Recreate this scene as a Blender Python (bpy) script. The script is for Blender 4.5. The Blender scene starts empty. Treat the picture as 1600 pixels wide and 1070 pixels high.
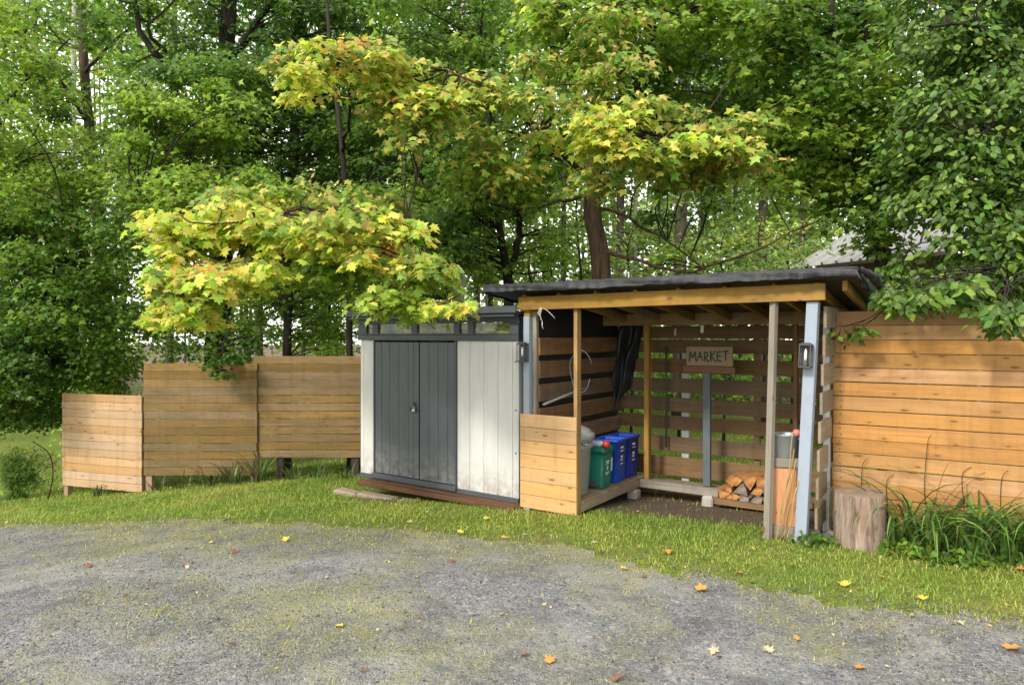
import bpy, bmesh, math, random
import numpy as np
from mathutils import Vector, Matrix, Euler
R = math.radians
random.seed(7)
rng = np.random.default_rng(11)
C = bpy.context.scene.collection
sc = bpy.context.scene

# ------------------------------------------------------------------ camera, sky, sun, exposure
EYE = 1.83; FPX = 1064.0; HZ = 525.0
cam_data = bpy.data.cameras.new('camera'); cam = bpy.data.objects.new('camera', cam_data); C.objects.link(cam)
cam.location = (0, 0, EYE); cam.rotation_euler = (R(90), 0, 0)
cam_data.sensor_width = 36; cam_data.lens = 36*FPX/1600; cam_data.shift_y = -10/1600
cam_data.clip_start = .05; cam_data.clip_end = 600
sc.camera = cam
SUN_TO = Vector((-.52, -.62, .60)).normalized()
world = bpy.data.worlds.new('World'); sc.world = world; world.use_nodes = True
wn = world.node_tree.nodes; wl = world.node_tree.links
bg = wn['Background']
sky = wn.new('ShaderNodeTexSky'); sky.sky_type = 'NISHITA'; sky.sun_disc = False
sky.sun_elevation = math.asin(SUN_TO.z); sky.sun_rotation = math.atan2(SUN_TO.x, SUN_TO.y)
sky.air_density = 1.0; sky.dust_density = 2.0
# thin broken cloud over the blue sky
tc = wn.new('ShaderNodeTexCoord'); mp = wn.new('ShaderNodeMapping'); mp.inputs['Scale'].default_value = (2.2, 2.2, 5)
ns = wn.new('ShaderNodeTexNoise'); ns.inputs['Scale'].default_value = 1.6; ns.inputs['Detail'].default_value = 6
cr = wn.new('ShaderNodeMapRange'); cr.inputs[1].default_value = .36; cr.inputs[2].default_value = .56; cr.inputs[3].default_value = .35; cr.inputs[4].default_value = 1
mx = wn.new('ShaderNodeMix'); mx.data_type = 'RGBA'; mx.inputs['B'].default_value = (8.8, 8.7, 8.3, 1)
wl.new(tc.outputs['Generated'], mp.inputs['Vector']); wl.new(mp.outputs[0], ns.inputs['Vector']); wl.new(ns.outputs['Fac'], cr.inputs[0])
wl.new(cr.outputs[0], mx.inputs['Factor']); wl.new(sky.outputs[0], mx.inputs['A']); wl.new(mx.outputs['Result'], bg.inputs['Color'])
bg.inputs['Strength'].default_value = .15
sl = bpy.data.lights.new('sun', 'SUN'); sl.energy = 2.15; sl.angle = R(9); sl.color = (1, .93, .83)
so = bpy.data.objects.new('sun', sl); C.objects.link(so); so.rotation_euler = SUN_TO.to_track_quat('Z', 'Y').to_euler(); so.location = (-10, -12, 12)
sc.view_settings.view_transform = 'Standard'; sc.view_settings.look = 'None'
sc.view_settings.exposure = .84; sc.view_settings.gamma = 1
sc.render.engine = 'CYCLES'
sc.cycles.use_denoising = True
sc.cycles.max_bounces = 10; sc.cycles.diffuse_bounces = 7; sc.cycles.transmission_bounces = 4; sc.cycles.glossy_bounces = 2

# ------------------------------------------------------------------ helpers
def sp(x, w=.6):
    x = np.asarray(x, float); return w*np.logaddexp(0, x/w)
def zg(X, Y):
    X = np.asarray(X, float); Y = np.asarray(Y, float)
    z = .115 - .09*sp(np.minimum(Y, 15)-5.6, .4) - .1*sp(np.minimum(-(X+3), 9), .5)
    z = z + .012*np.sin(X*1.7+Y*.9) + .009*np.sin(X*.8-Y*2.3+1) + .006*np.sin(X*4.1+1.3)*np.cos(Y*3.7)
    return z
def zf(X, Y): return float(zg(X, Y))
def P(px, py, Y): return Vector(((px-800)/FPX*Y, Y, EYE-(py-HZ)/FPX*Y))
def G(px, py):                                   # where the ground lies in that direction
    k = (px-800)/FPX; m = (py-HZ)/FPX; lo, hi = 1.5, 60
    for _ in range(50):
        Y = (lo+hi)/2
        if EYE-m*Y > zf(k*Y, Y): lo = Y
        else: hi = Y
    return Vector((k*Y, Y, zf(k*Y, Y)))
def tag(o, label=None, cat=None, group=None, kind=None):
    if label: o['label'] = label
    if cat: o['category'] = cat
    if group: o['group'] = group
    if kind: o['kind'] = kind
    return o
def empty(name, loc=(0, 0, 0), rz=0, label=None, cat=None, group=None):
    o = bpy.data.objects.new(name, None); C.objects.link(o); o.location = loc; o.rotation_euler = (0, 0, rz); o.empty_display_size = .1
    return tag(o, label, cat, group)
def link(name, me, parent=None, loc=(0, 0, 0), rot=(0, 0, 0)):
    o = bpy.data.objects.new(name, me); C.objects.link(o); o.parent = parent; o.location = loc; o.rotation_euler = rot
    return o
def mesh_np(name, V, polys_flat, sizes, mat, cols=None, smooth=False):
    me = bpy.data.meshes.new(name)
    V = np.ascontiguousarray(V, np.float32); me.vertices.add(len(V)); me.vertices.foreach_set('co', V.ravel())
    me.loops.add(len(polys_flat)); me.loops.foreach_set('vertex_index', np.ascontiguousarray(polys_flat, np.int32))
    st = np.zeros(len(sizes), np.int32); st[1:] = np.cumsum(sizes)[:-1]
    me.polygons.add(len(sizes)); me.polygons.foreach_set('loop_start', st)
    me.polygons.foreach_set('loop_total', np.ascontiguousarray(sizes, np.int32))
    if smooth: me.polygons.foreach_set('use_smooth', np.ones(len(sizes), bool))
    if cols is not None:
        a = me.color_attributes.new('col', 'FLOAT_COLOR', 'POINT')
        c4 = np.ones((len(V), 4), np.float32); c4[:, :3] = cols; a.data.foreach_set('color', c4.ravel())
    me.update(calc_edges=True); me.validate()
    me.materials.append(mat)
    return me
class MB:
    def __init__(s): s.v = []; s.f = []; s.sm = []
    def add(s, vs, fs, smooth=False):
        n = len(s.v); s.v += [tuple(v) for v in vs]; s.f += [tuple(i+n for i in f) for f in fs]; s.sm += [smooth]*len(fs); return s
    def box(s, c, d, M=None):
        x, y, z = [a/2 for a in d]
        vs = [Vector((sx*x, sy*y, sz*z)) for sx in (-1, 1) for sy in (-1, 1) for sz in (-1, 1)]
        if M: vs = [M @ v for v in vs]
        vs = [v+Vector(c) for v in vs]
        return s.add(vs, [(0, 1, 3, 2), (4, 6, 7, 5), (0, 4, 5, 1), (2, 3, 7, 6), (0, 2, 6, 4), (1, 5, 7, 3)])
    def cbox(s, c, d, ch=.004, M=None):
        h = [a/2 for a in d]; ch = min(ch, min(h)*.6); idx = {}; vs = []
        for a in (-1, 1):
            for b in (-1, 1):
                for e in (-1, 1):
                    for ax in range(3):
                        q = [a*(h[0]-ch), b*(h[1]-ch), e*(h[2]-ch)]; q[ax] = (a, b, e)[ax]*h[ax]
                        idx[(a, b, e, ax)] = len(vs); vs.append(Vector(q))
        fs = []
        for ax in range(3):
            o1, o2 = [k for k in range(3) if k != ax]
            for sg in (-1, 1):
                q = []
                for s1, s2 in ((-1, -1), (1, -1), (1, 1), (-1, 1)):
                    t = [0, 0, 0]; t[ax] = sg; t[o1] = s1; t[o2] = s2; q.append(idx[(*t, ax)])
                fs.append(q)
        for ax in range(3):
            o1, o2 = [k for k in range(3) if k != ax]
            for s1 in (-1, 1):
                for s2 in (-1, 1):
                    t = [0, 0, 0]; t[o1] = s1; t[o2] = s2; u = list(t); t[ax] = -1; u[ax] = 1
                    fs.append([idx[(*t, o1)], idx[(*u, o1)], idx[(*u, o2)], idx[(*t, o2)]])
        for a in (-1, 1):
            for b in (-1, 1):
                for e in (-1, 1): fs.append([idx[(a, b, e, k)] for k in range(3)])
        out = []
        for f in fs:                              # outward winding
            ctr = sum((vs[i] for i in f), Vector())/len(f)
            n = (vs[f[1]]-vs[f[0]]).cross(vs[f[2]]-vs[f[0]])
            out.append(tuple(f) if n.dot(ctr) > 0 else tuple(reversed(f)))
        if M: vs = [M @ v for v in vs]
        return s.add([v+Vector(c) for v in vs], out)
    def tube(s, pts, rad, n=8, caps=True, smooth=True, squash=None):
        pts = [Vector(p) for p in pts]
        if not hasattr(rad, '__len__'): rad = [rad]*len(pts)
        vs = []; fs = []; prev = None
        for i, p in enumerate(pts):
            t = (pts[min(i+1, len(pts)-1)]-pts[max(i-1, 0)])
            t = t.normalized() if t.length > 1e-9 else Vector((0, 0, 1))
            if prev is None:
                a = t.cross(Vector((0, 1, 0))) if abs(t.y) < .9 else t.cross(Vector((1, 0, 0)))
            else: a = prev-t*prev.dot(t)
            a.normalize(); prev = a; b = t.cross(a)
            for k in range(n):
                w = 2*math.pi*k/n
                vs.append(p+(a*math.cos(w)+b*math.sin(w))*rad[i])
        for i in range(len(pts)-1):
            for k in range(n):
                fs.append((i*n+k, i*n+(k+1) % n, (i+1)*n+(k+1) % n, (i+1)*n+k))
        s.add(vs, fs, smooth)
        if caps:
            s.f.append(tuple(len(s.v)-len(vs)+k for k in reversed(range(n)))); s.sm.append(False)
            s.f.append(tuple(len(s.v)-n+k for k in range(n))); s.sm.append(False)
        return s
    def lathe(s, prof, n=24, c=(0, 0, 0), smooth=True, M=None):
        vs = []; fs = []
        for r, z in prof:
            for k in range(n):
                w = 2*math.pi*k/n; q = Vector((r*math.cos(w), r*math.sin(w), z))
                vs.append((M @ q if M else q)+Vector(c))
        for i in range(len(prof)-1):
            for k in range(n): fs.append((i*n+k, i*n+(k+1) % n, (i+1)*n+(k+1) % n, (i+1)*n+k))
        fs2 = [tuple(reversed(range(n))), tuple((len(prof)-1)*n+k for k in range(n))]
        s.add(vs, fs+fs2, smooth); s.sm[-1] = False; s.sm[-2] = False
        return s
    def build(s, name, mat, parent=None, loc=(0, 0, 0), rot=(0, 0, 0)):
        me = bpy.data.meshes.new(name); me.from_pydata([tuple(v) for v in s.v], [], s.f)
        me.polygons.foreach_set('use_smooth', s.sm); me.materials.append(mat); me.update()
        return link(name, me, parent, loc, rot)
def catmull(pts, rad, sub=5):
    P_ = [Vector(p) for p in pts]; out = []; ro = []
    for i in range(len(P_)-1):
        a, b, c, d = P_[max(i-1, 0)], P_[i], P_[i+1], P_[min(i+2, len(P_)-1)]
        for j in range(sub):
            t = j/sub
            out.append(.5*((2*b)+(c-a)*t+(2*a-5*b+4*c-d)*t*t+(3*b-3*c+d-a)*t**3)); ro.append(rad[i]*(1-t)+rad[i+1]*t)
    out.append(P_[-1]); ro.append(rad[-1]); return out, ro

# ------------------------------------------------------------------ materials
def newmat(name, rough=.7, spec=.3, col=(.5, .5, .5), metal=0):
    m = bpy.data.materials.new(name); m.use_nodes = True; b = m.node_tree.nodes['Principled BSDF']
    b.inputs['Base Color'].default_value = (*col, 1); b.inputs['Roughness'].default_value = rough
    b.inputs['Specular IOR Level'].default_value = spec; b.inputs['Metallic'].default_value = metal
    return m
class NT:
    def __init__(s, m): s.n = m.node_tree.nodes; s.l = m.node_tree.links; s.b = s.n.get('Principled BSDF')
    def new(s, t, **kw):
        o = s.n.new(t)
        for k, v in kw.items():
            if k in o.inputs: s.put(o.inputs[k], v)
            else: setattr(o, k, v)
        return o
    def put(s, sock, v):
        if hasattr(v, 'is_output') or isinstance(v, bpy.types.NodeSocket): s.l.new(v, sock)
        else: sock.default_value = v
    def noise(s, vec, scale, detail=4, rough=.6, dist=0):
        o = s.n.new('ShaderNodeTexNoise'); s.l.new(vec, o.inputs['Vector']); o.inputs['Scale'].default_value = scale
        o.inputs['Detail'].default_value = detail; o.inputs['Roughness'].default_value = rough; o.inputs['Distortion'].default_value = dist
        return o.outputs['Fac']
    def mapr(s, v, a, b, c=0, d=1):
        o = s.n.new('ShaderNodeMapRange'); s.put(o.inputs[0], v); o.inputs[1].default_value = a; o.inputs[2].default_value = b
        o.inputs[3].default_value = c; o.inputs[4].default_value = d; return o.outputs[0]
    def mix(s, f, a, b, mode='MIX'):
        o = s.n.new('ShaderNodeMix'); o.data_type = 'RGBA'; o.blend_type = mode
        s.put(o.inputs['Factor'], f)
        for k, v in (('A', a), ('B', b)):
            if isinstance(v, tuple): v = (*v, 1) if len(v) == 3 else v
            s.put(o.inputs[k], v)
        return o.outputs['Result']
    def math(s, op, a, b=0):
        o = s.n.new('ShaderNodeMath'); o.operation = op; s.put(o.inputs[0], a); s.put(o.inputs[1], b); return o.outputs[0]
    def scale(s, vec, sc_, off=None):
        o = s.n.new('ShaderNodeMapping'); s.l.new(vec, o.inputs['Vector']); o.inputs['Scale'].default_value = sc_
        if off is not None: s.l.new(off, o.inputs['Location'])
        return o.outputs[0]
    def bump(s, h, strength=.3, dist=.01):
        o = s.n.new('ShaderNodeBump'); s.l.new(h, o.inputs['Height']); o.inputs['Strength'].default_value = strength; o.inputs['Distance'].default_value = dist
        s.l.new(o.outputs[0], s.b.inputs['Normal']); return o
    def base(s, c): s.put(s.b.inputs['Base Color'], c)
    def obj(s): return s.n.new('ShaderNodeTexCoord').outputs['Object']
    def rnd(s): return s.n.new('ShaderNodeObjectInfo').outputs['Random']
    def pos(s): return s.n.new('ShaderNodeNewGeometry').outputs['Position']
def wood(name, light, dark, knot=(.12, .05, .02), stain=None, stain_amt=.5, knots=.5, var=.25, rough=.7, grain=40, tint=None, bump=.35):
    m = newmat(name, rough, .2); t = NT(m); o = t.obj(); r = t.rnd()
    off = t.new('ShaderNodeCombineXYZ'); t.l.new(t.math('MULTIPLY', r, 37.), off.inputs[0]); t.l.new(t.math('MULTIPLY', r, 91.), off.inputs[2]); t.l.new(t.math('MULTIPLY', r, 53.), off.inputs[1])
    v = t.new('ShaderNodeVectorMath', operation='ADD'); t.l.new(o, v.inputs[0]); t.l.new(off.outputs[0], v.inputs[1]); v = v.outputs[0]
    g1 = t.noise(t.scale(v, (1.3, grain, grain)), 1, 4, .65, .6)
    g2 = t.noise(t.scale(v, (.9, 9, 9)), 1.2, 3, .5, 1.2)
    c = t.mix(t.mapr(g1, .3, .72), dark, light)
    mid = tuple((a*.55+b*.45)*.9 for a, b in zip(light, dark))
    c = t.mix(t.mapr(g2, .38, .75, 0, .6), c, mid)
    # board to board tone
    c = t.mix(t.mapr(r, 0, 1, 0, var), c, tint or tuple(a*.45 for a in light))
    h2 = t.math('FRACT', t.math('MULTIPLY', r, 7.13)); 
    hs = t.new('ShaderNodeHueSaturation'); t.l.new(c, hs.inputs['Color']); t.l.new(t.mapr(h2, 0, 1, .8, 1.12), hs.inputs['Saturation']); t.l.new(t.mapr(t.math('FRACT', t.math('MULTIPLY', r, 3.71)), 0, 1, .85, 1.12), hs.inputs['Value'])
    c = hs.outputs[0]
    sxz = t.new('ShaderNodeSeparateXYZ'); t.l.new(t.scale(v, (2.7, 1, 8.5)), sxz.inputs[0]); cxz = t.new('ShaderNodeCombineXYZ'); t.l.new(sxz.outputs[0], cxz.inputs[0]); t.l.new(t.math('ADD', sxz.outputs[2], t.math('MULTIPLY', sxz.outputs[1], 4.)), cxz.inputs[1])
    vo = t.new('ShaderNodeTexVoronoi'); vo.voronoi_dimensions = '2D'; vo.inputs['Scale'].default_value = 1; t.l.new(cxz.outputs[0], vo.inputs['Vector'])
    pick = t.new('ShaderNodeSeparateColor'); t.l.new(vo.outputs['Color'], pick.inputs[0])
    szk = t.mapr(pick.outputs[1], 0, 1, .35, 1.15); vd = t.math('DIVIDE', vo.outputs['Distance'], szk)
    kd = t.mapr(vd, .055, .115, 1, 0); kd = t.math('MULTIPLY', kd, t.math('LESS_THAN', pick.outputs[0], knots))
    halo = t.math('MULTIPLY', t.mapr(vd, .08, .34, .4, 0), t.math('LESS_THAN', pick.outputs[0], knots))
    c = t.mix(halo, c, tuple(a*.55+b*.3 for a, b in zip(light, knot))); c = t.mix(t.math('MULTIPLY', kd, .85), c, knot)
    if stain:
        s_ = t.noise(t.scale(v, (1.1, 3, 4)), 1.3, 5, .65, .5)
        c = t.mix(t.mapr(s_, .42, .72, 0, stain_amt), c, stain)
    wp = t.pos(); ws_ = t.noise(t.scale(wp, (7, 7, .9)), 1.3, 5, .7, .4); wb = t.noise(t.scale(wp, (1.2, 1.2, 1.6)), 1.4, 4, .6)
    c = t.mix(t.mapr(ws_, .5, .74, 0, .45), c, tuple(a*.52 for a in dark)); c = t.mix(t.mapr(wb, .48, .7, 0, .14), c, tuple(.5*a+.5*sum(light)/3*.75 for a in light))
    t.base(c); t.bump(g1, bump, .004)
    return m
def leafmat(name, trans=.35, rough=.45, gain=1.0):
    m = newmat(name, rough, .35); t = NT(m)
    a = t.new('ShaderNodeAttribute'); a.attribute_name = 'col'
    t.base(a.outputs['Color'])
    tr = t.new('ShaderNodeBsdfTranslucent')
    hs = t.new('ShaderNodeHueSaturation'); t.l.new(a.outputs['Color'], hs.inputs['Color']); hs.inputs['Value'].default_value = 1.5; hs.inputs['Saturation'].default_value = 1.02
    t.l.new(hs.outputs[0], tr.inputs['Color'])
    ms = t.new('ShaderNodeMixShader'); ms.inputs[0].default_value = trans
    t.l.new(t.b.outputs[0], ms.inputs[1]); t.l.new(tr.outputs[0], ms.inputs[2])
    t.l.new(ms.outputs[0], t.n['Material Output'].inputs['Surface'])
    return m
def bark(name, a=(.10, .075, .055), b=(.035, .025, .02), moss=(.06, .08, .03), mo=.3):
    m = newmat(name, .9, .1); t = NT(m); o = t.obj()
    g = t.noise(t.scale(o, (14, 14, 2.2)), 1, 6, .7, .4)
    c = t.mix(t.mapr(g, .38, .65), b, a); k = t.noise(t.scale(o, (2, 2, .8)), 1, 3)
    c = t.mix(t.mapr(k, .5, .7, 0, mo), c, moss); t.base(c); t.bump(g, .9, .03); return m
def plastic(name, col, rough=.4, dirt=.3, dcol=(.2, .17, .12)):
    m = newmat(name, rough, .4, col); t = NT(m); o = t.obj(); n = t.noise(o, 6, 5, .7)
    t.base(t.mix(t.mapr(n, .45, .75, 0, dirt), col, dcol)); t.put(t.b.inputs['Roughness'], t.mapr(n, .3, .7, rough-.08, rough+.2)); return m
M = {}
M['fence_new'] = wood('fence_new', (.53, .335, .16), (.38, .22, .09), stain=(.36, .28, .20), stain_amt=.5, knots=.6, var=.3, tint=(.50, .36, .24))
M['fence_orange'] = wood('fence_orange', (.54, .265, .06), (.35, .15, .03), stain=(.22, .12, .045), stain_amt=.7, knots=.8, var=.55, tint=(.42, .29, .17))
M['fence_olive'] = wood('fence_olive', (.29, .185, .068), (.175, .105, .036), stain=(.10, .078, .03), stain_amt=.8, knots=.7, var=.5)
M['panel_pine'] = wood('panel_pine', (.60, .36, .14), (.44, .24, .08), knots=.8, var=.3, stain=(.40, .22, .09), stain_amt=.45, tint=(.6, .42, .25))
M['beam'] = wood('beam', (.44, .27, .075), (.28, .155, .035), stain=(.13, .075, .03), stain_amt=.8, knots=.4, var=.15)
M['old_board'] = wood('old_board', (.30, .20, .105), (.15, .092, .046), stain=(.10, .075, .045), stain_amt=.6, knots=.3, var=.4, bump=.7)
M['old_board_warm'] = wood('old_board_warm', (.32, .185, .09), (.16, .085, .042), stain=(.085, .055, .04), stain_amt=.7, knots=.3, var=.4, bump=.7)
M['side_board'] = wood('side_board', (.36, .29, .2), (.21, .16, .11), stain=(.14, .12, .08), stain_amt=.6, knots=.2, var=.35, bump=.6)
M['grey_wood'] = wood('grey_wood', (.36, .32, .26), (.2, .17, .13), stain=(.12, .11, .08), stain_amt=.5, knots=.15, var=.2, bump=.6)
M['deck_wood'] = wood('deck_wood', (.5, .37, .24), (.33, .23, .14), stain=(.2, .15, .1), stain_amt=.5, knots=.25, var=.3)
M['post_dark'] = wood('post_dark', (.07, .055, .04), (.035, .03, .02), knots=.1)
M['rust_timber'] = wood('rust_timber', (.17, .09, .045), (.08, .04, .022), stain=(.05, .03, .02), stain_amt=.9, knots=.1)
M['stand_wood'] = wood('stand_wood', (.74, .30, .07), (.55, .19, .04), stain=(.24, .10, .05), stain_amt=.6, knots=.2)
def painted(name, col, wear, amt=.4, rough=.55):
    m = newmat(name, rough, .35); t = NT(m); o = t.obj(); n = t.noise(t.scale(o, (3, 3, 3)), 2, 6, .7); f = t.noise(t.scale(o, (2, 30, 30)), 1, 3)
    c = t.mix(t.mapr(n, .5, .75, 0, amt), col, wear); t.base(t.mix(t.mapr(f, .3, .7, 0, .12), c, wear)); t.bump(f, .15, .003); return m
M['blue_paint'] = painted('blue_paint', (.27, .315, .39), (.22, .235, .24), .45)
M['slate_paint'] = painted('slate_paint', (.10, .125, .14), (.05, .055, .055), .5)
def shedmat(name, col, dirt, lo, hi, streak, rough=.5):
    m = newmat(name, rough, .35); t = NT(m); o = t.obj(); sx = t.new('ShaderNodeSeparateXYZ'); t.l.new(t.pos(), sx.inputs[0])
    p = t.pos()
    n = t.noise(t.scale(p, (9, 9, 1.2)), 1.4, 6, .7); n2 = t.noise(t.scale(p, (3, 3, 3)), 3, 5, .7)
    c = t.mix(t.mapr(n, .45, .75, 0, streak), col, tuple(a*.72 for a in col))
    up = t.mapr(sx.outputs[2], lo, hi, 1, 0); w = t.math('MULTIPLY', up, t.mapr(n2, .38, .6, 0, 1))
    c = t.mix(t.math('MULTIPLY', w, .8), c, dirt); t.base(c)
    f = t.noise(t.scale(p, (60, 60, 3)), 1, 2); t.bump(f, .12, .003); return m
M['shed_white'] = shedmat('shed_white', (.53, .53, .515), (.26, .21, .185), .05, .42, .5)
M['shed_dark'] = shedmat('shed_dark', (.078, .09, .10), (.22, .205, .185), .02, .55, .9, .42)
M['shed_trim'] = plastic('shed_trim', (.055, .065, .075), .45, .3, (.09, .09, .08))
M['tarp'] = plastic('tarp', (.016, .018, .022), .42, .35, (.035, .036, .038))
_t = NT(M['tarp']); _o = _t.obj(); _t.bump(_t.noise(_t.scale(_o, (3, 22, 22)), 2, 5, .7, .8), .5, .02)
M['black_sheet'] = newmat('black_sheet', .4, .35, (.02, .021, .024))
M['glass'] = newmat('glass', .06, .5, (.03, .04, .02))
_t = NT(M['glass']); _t.base(_t.mix(_t.mapr(_t.noise(_t.scale(_t.pos(), (5, 5, 14)), 1.5, 4), .4, .62), (.03, .045, .02), (.20, .22, .06)))  # foliage reflection and see-through painted into the pane colour as mottled green
M['galv'] = plastic('galv', (.30, .32, .34), .38, .5, (.25, .25, .24)); M['galv'].node_tree.nodes['Principled BSDF'].inputs['Metallic'].default_value = .55
M['iron'] = plastic('iron', (.06, .065, .07), .5, .5, (.12, .12, .12))
M['steel'] = newmat('steel', .35, .5, (.5, .5, .5), .8)
M['bulb'] = newmat('bulb', .3, .5, (.75, .73, .68))
M['can_grey'] = plastic('can_grey', (.33, .34, .33), .5, .4, (.22, .2, .17))
M['bin_green'] = plastic('bin_green', (.012, .17, .115), .4, .25, (.06, .12, .09))
M['box_blue'] = plastic('box_blue', (.008, .075, .46), .38, .2, (.02, .05, .25))
M['box_blue_dark'] = plastic('box_blue_dark', (.01, .035, .30), .4, .3, (.02, .03, .1))
M['print_white'] = newmat('print_white', .5, .3, (.7, .72, .72))
M['red'] = newmat('red', .4, .4, (.55, .05, .035))
M['pink_red'] = newmat('pink_red', .5, .4, (.5, .16, .13))
M['clear'] = newmat('clear', .2, .5, (.55, .6, .6))
M['rope'] = newmat('rope', .8, .2, (.5, .47, .42))
M['hose'] = newmat('hose', .5, .3, (.11, .115, .115))
M['white_pipe'] = newmat('white_pipe', .5, .4, (.3, .31, .29))
M['rod'] = newmat('rod', .5, .3, (.05, .08, .06))
M['paint_teal'] = newmat('paint_teal', .6, .3, (.015, .05, .055))
M['paint_red'] = newmat('paint_red', .6, .3, (.22, .06, .04))
M['sign_wood'] = wood('sign_wood', (.36, .27, .16), (.24, .17, .10), knots=.1, stain=(.16, .13, .05), stain_amt=.5)
M['sign_wood2'] = wood('sign_wood2', (.26, .15, .10), (.16, .085, .055), knots=.1)
M['white_up'] = painted('white_up', (.45, .46, .44), (.25, .25, .22), .4)
M['concrete'] = plastic('concrete', (.42, .40, .36), .9, .6, (.25, .23, .2))
M['slab'] = plastic('slab', (.27, .21, .16), .9, .7, (.2, .17, .12))
M['bamboo'] = wood('bamboo', (.46, .34, .14), (.32, .22, .08), knots=0, var=.3)
M['leaf'] = leafmat('leaf', .48)
M['leaf_gloss'] = leafmat('leaf_gloss', .34, .42)
M['blade'] = leafmat('blade', .3, .5)
M['dry_leaf'] = leafmat('dry_leaf', .12, .6)
M['bark'] = bark('bark')
M['bark_red'] = bark('bark_red', (.17, .115, .078), (.06, .038, .027), (.09, .08, .05), .2)
M['bark_dark'] = bark('bark_dark', (.055, .045, .037), (.02, .017, .015), (.04, .05, .025), .35)
M['bark_pale'] = bark('bark_pale', (.55, .52, .47), (.38, .35, .31), (.35, .35, .28), .2)
M['bark_far'] = bark('bark_far', (.11, .09, .07), (.05, .042, .035), (.1, .11, .07), .3)
M['twig'] = newmat('twig', .85, .1, (.035, .027, .022))
m = newmat('cut_wood', .8, .15); t = NT(m); o = t.obj(); n = t.noise(t.scale(o, (20, 3, 20)), 1, 5); t.base(t.mix(t.mapr(n, .35, .65), (.25, .10, .04), (.54, .28, .10))); t.bump(n, .4, .01); M['cut_wood'] = m
m = newmat('cut_wood_grey', .85, .15); t = NT(m); o = t.obj(); n = t.noise(t.scale(o, (18, 3, 18)), 1, 5); t.base(t.mix(t.mapr(n, .35, .65), (.13, .10, .085), (.30, .25, .21))); t.bump(n, .4, .01); M['cut_wood_grey'] = m
m = newmat('stump_side', .85, .15); t = NT(m); o = t.obj(); n = t.noise(t.scale(o, (16, 16, 2.0)), 1.2, 7, .72, .6); n2 = t.noise(t.scale(o, (5, 5, 1.6)), 1.2, 4, .6)
c = t.mix(t.mapr(n, .36, .62), (.11, .07, .05), (.36, .29, .23)); c = t.mix(t.mapr(n2, .48, .66, 0, .8), c, (.22, .12, .08)); t.base(c); t.bump(n, .8, .02); M['stump_side'] = m
m = newmat('stump_top', .9, .1); t = NT(m); o = t.obj(); ln = t.new('ShaderNodeVectorMath', operation='LENGTH'); t.l.new(o, ln.inputs[0]); w = t.math('SINE', t.math('MULTIPLY', ln.outputs['Value'], 380.)); n = t.noise(o, 14, 5)
t.base(t.mix(t.mapr(n, .3, .7), t.mix(t.mapr(w, -1, 1, 0, .5), (.30, .22, .15), (.17, .12, .08)), (.2, .15, .11))); t.bump(n, .5, .01); M['stump_top'] = m
m = newmat('stone', .85, .2); t = NT(m); o = t.obj(); n = t.noise(o, 9, 6, .7); rr = t.rnd(); c = t.mix(t.mapr(n, .35, .65), (.13, .12, .11), (.36, .33, .28)); t.base(t.mix(t.mapr(rr, .5, 1, 0, .5), c, (.36, .25, .14))); t.bump(n, .5, .02); M['stone'] = m
M['stone_dark'] = plastic('stone_dark', (.07, .075, .085), .8, .5, (.13, .13, .13))

# ------------------------------------------------------------------ ground
m = newmat('ground_soil', .95, .1); t = NT(m); p = t.pos()
a = t.new('ShaderNodeAttribute'); a.attribute_name = 'col'
n = t.noise(p, 9, 6, .7); n2 = t.noise(p, 45, 4, .7); n3 = t.noise(p, 1.3, 4, .6)
grass = t.mix(t.mapr(n, .35, .65), (.06, .10, .014), (.18, .22, .04)); grass = t.mix(t.mapr(n3, .45, .7, 0, .5), grass, (.20, .165, .07)); grass = t.mix(t.mapr(n2, .5, .7, 0, .5), grass, (.09, .07, .04))
soil = t.mix(t.mapr(n2, .3, .7), (.065, .048, .036), (.19, .145, .105))
sep = t.new('ShaderNodeSeparateColor'); t.l.new(a.outputs['Color'], sep.inputs[0])
e = t.mapr(t.math('ADD', sep.outputs[0], t.math('MULTIPLY', t.math('SUBTRACT', n, .5), 1.1)), .4, .6)
t.base(t.mix(e, grass, soil)); t.bump(n2, .6, .02); M['ground'] = m
m = newmat('driveway_grit', .9, .22); t = NT(m); p = t.pos()
vo = t.new('ShaderNodeTexVoronoi'); vo.inputs['Scale'].default_value = 75; t.l.new(p, vo.inputs['Vector'])
vo2 = t.new('ShaderNodeTexVoronoi'); vo2.inputs['Scale'].default_value = 170; t.l.new(p, vo2.inputs['Vector'])
sc1 = t.new('ShaderNodeSeparateColor'); t.l.new(vo.outputs['Color'], sc1.inputs[0]); sc2 = t.new('ShaderNodeSeparateColor'); t.l.new(vo2.outputs['Color'], sc2.inputs[0])
at_ = t.new('ShaderNodeAttribute'); at_.attribute_name = 'col'; ms_ = t.new('ShaderNodeSeparateColor'); t.l.new(at_.outputs['Color'], ms_.inputs[0])
c = t.mix(sc1.outputs[0], (.05, .053, .06), (.235, .24, .25)); c = t.mix(t.math('MULTIPLY', sc2.outputs[1], .5), c, (.29, .285, .28))
vo3 = t.new('ShaderNodeTexVoronoi'); vo3.inputs['Scale'].default_value = 38; t.l.new(p, vo3.inputs['Vector']); sc3 = t.new('ShaderNodeSeparateColor'); t.l.new(vo3.outputs['Color'], sc3.inputs[0])
c = t.mix(t.math('MULTIPLY', t.math('GREATER_THAN', sc3.outputs[0], .72), .6), c, t.mix(sc3.outputs[1], (.07, .065, .06), (.40, .37, .33)))
n = t.noise(t.scale(p, (1, 1.5, 1)), .8, 6, .65, .6); n1 = t.noise(p, 3.2, 6, .72); n2 = t.noise(t.scale(p, (1, 1.3, 1)), 1.9, 6, .7)
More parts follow.
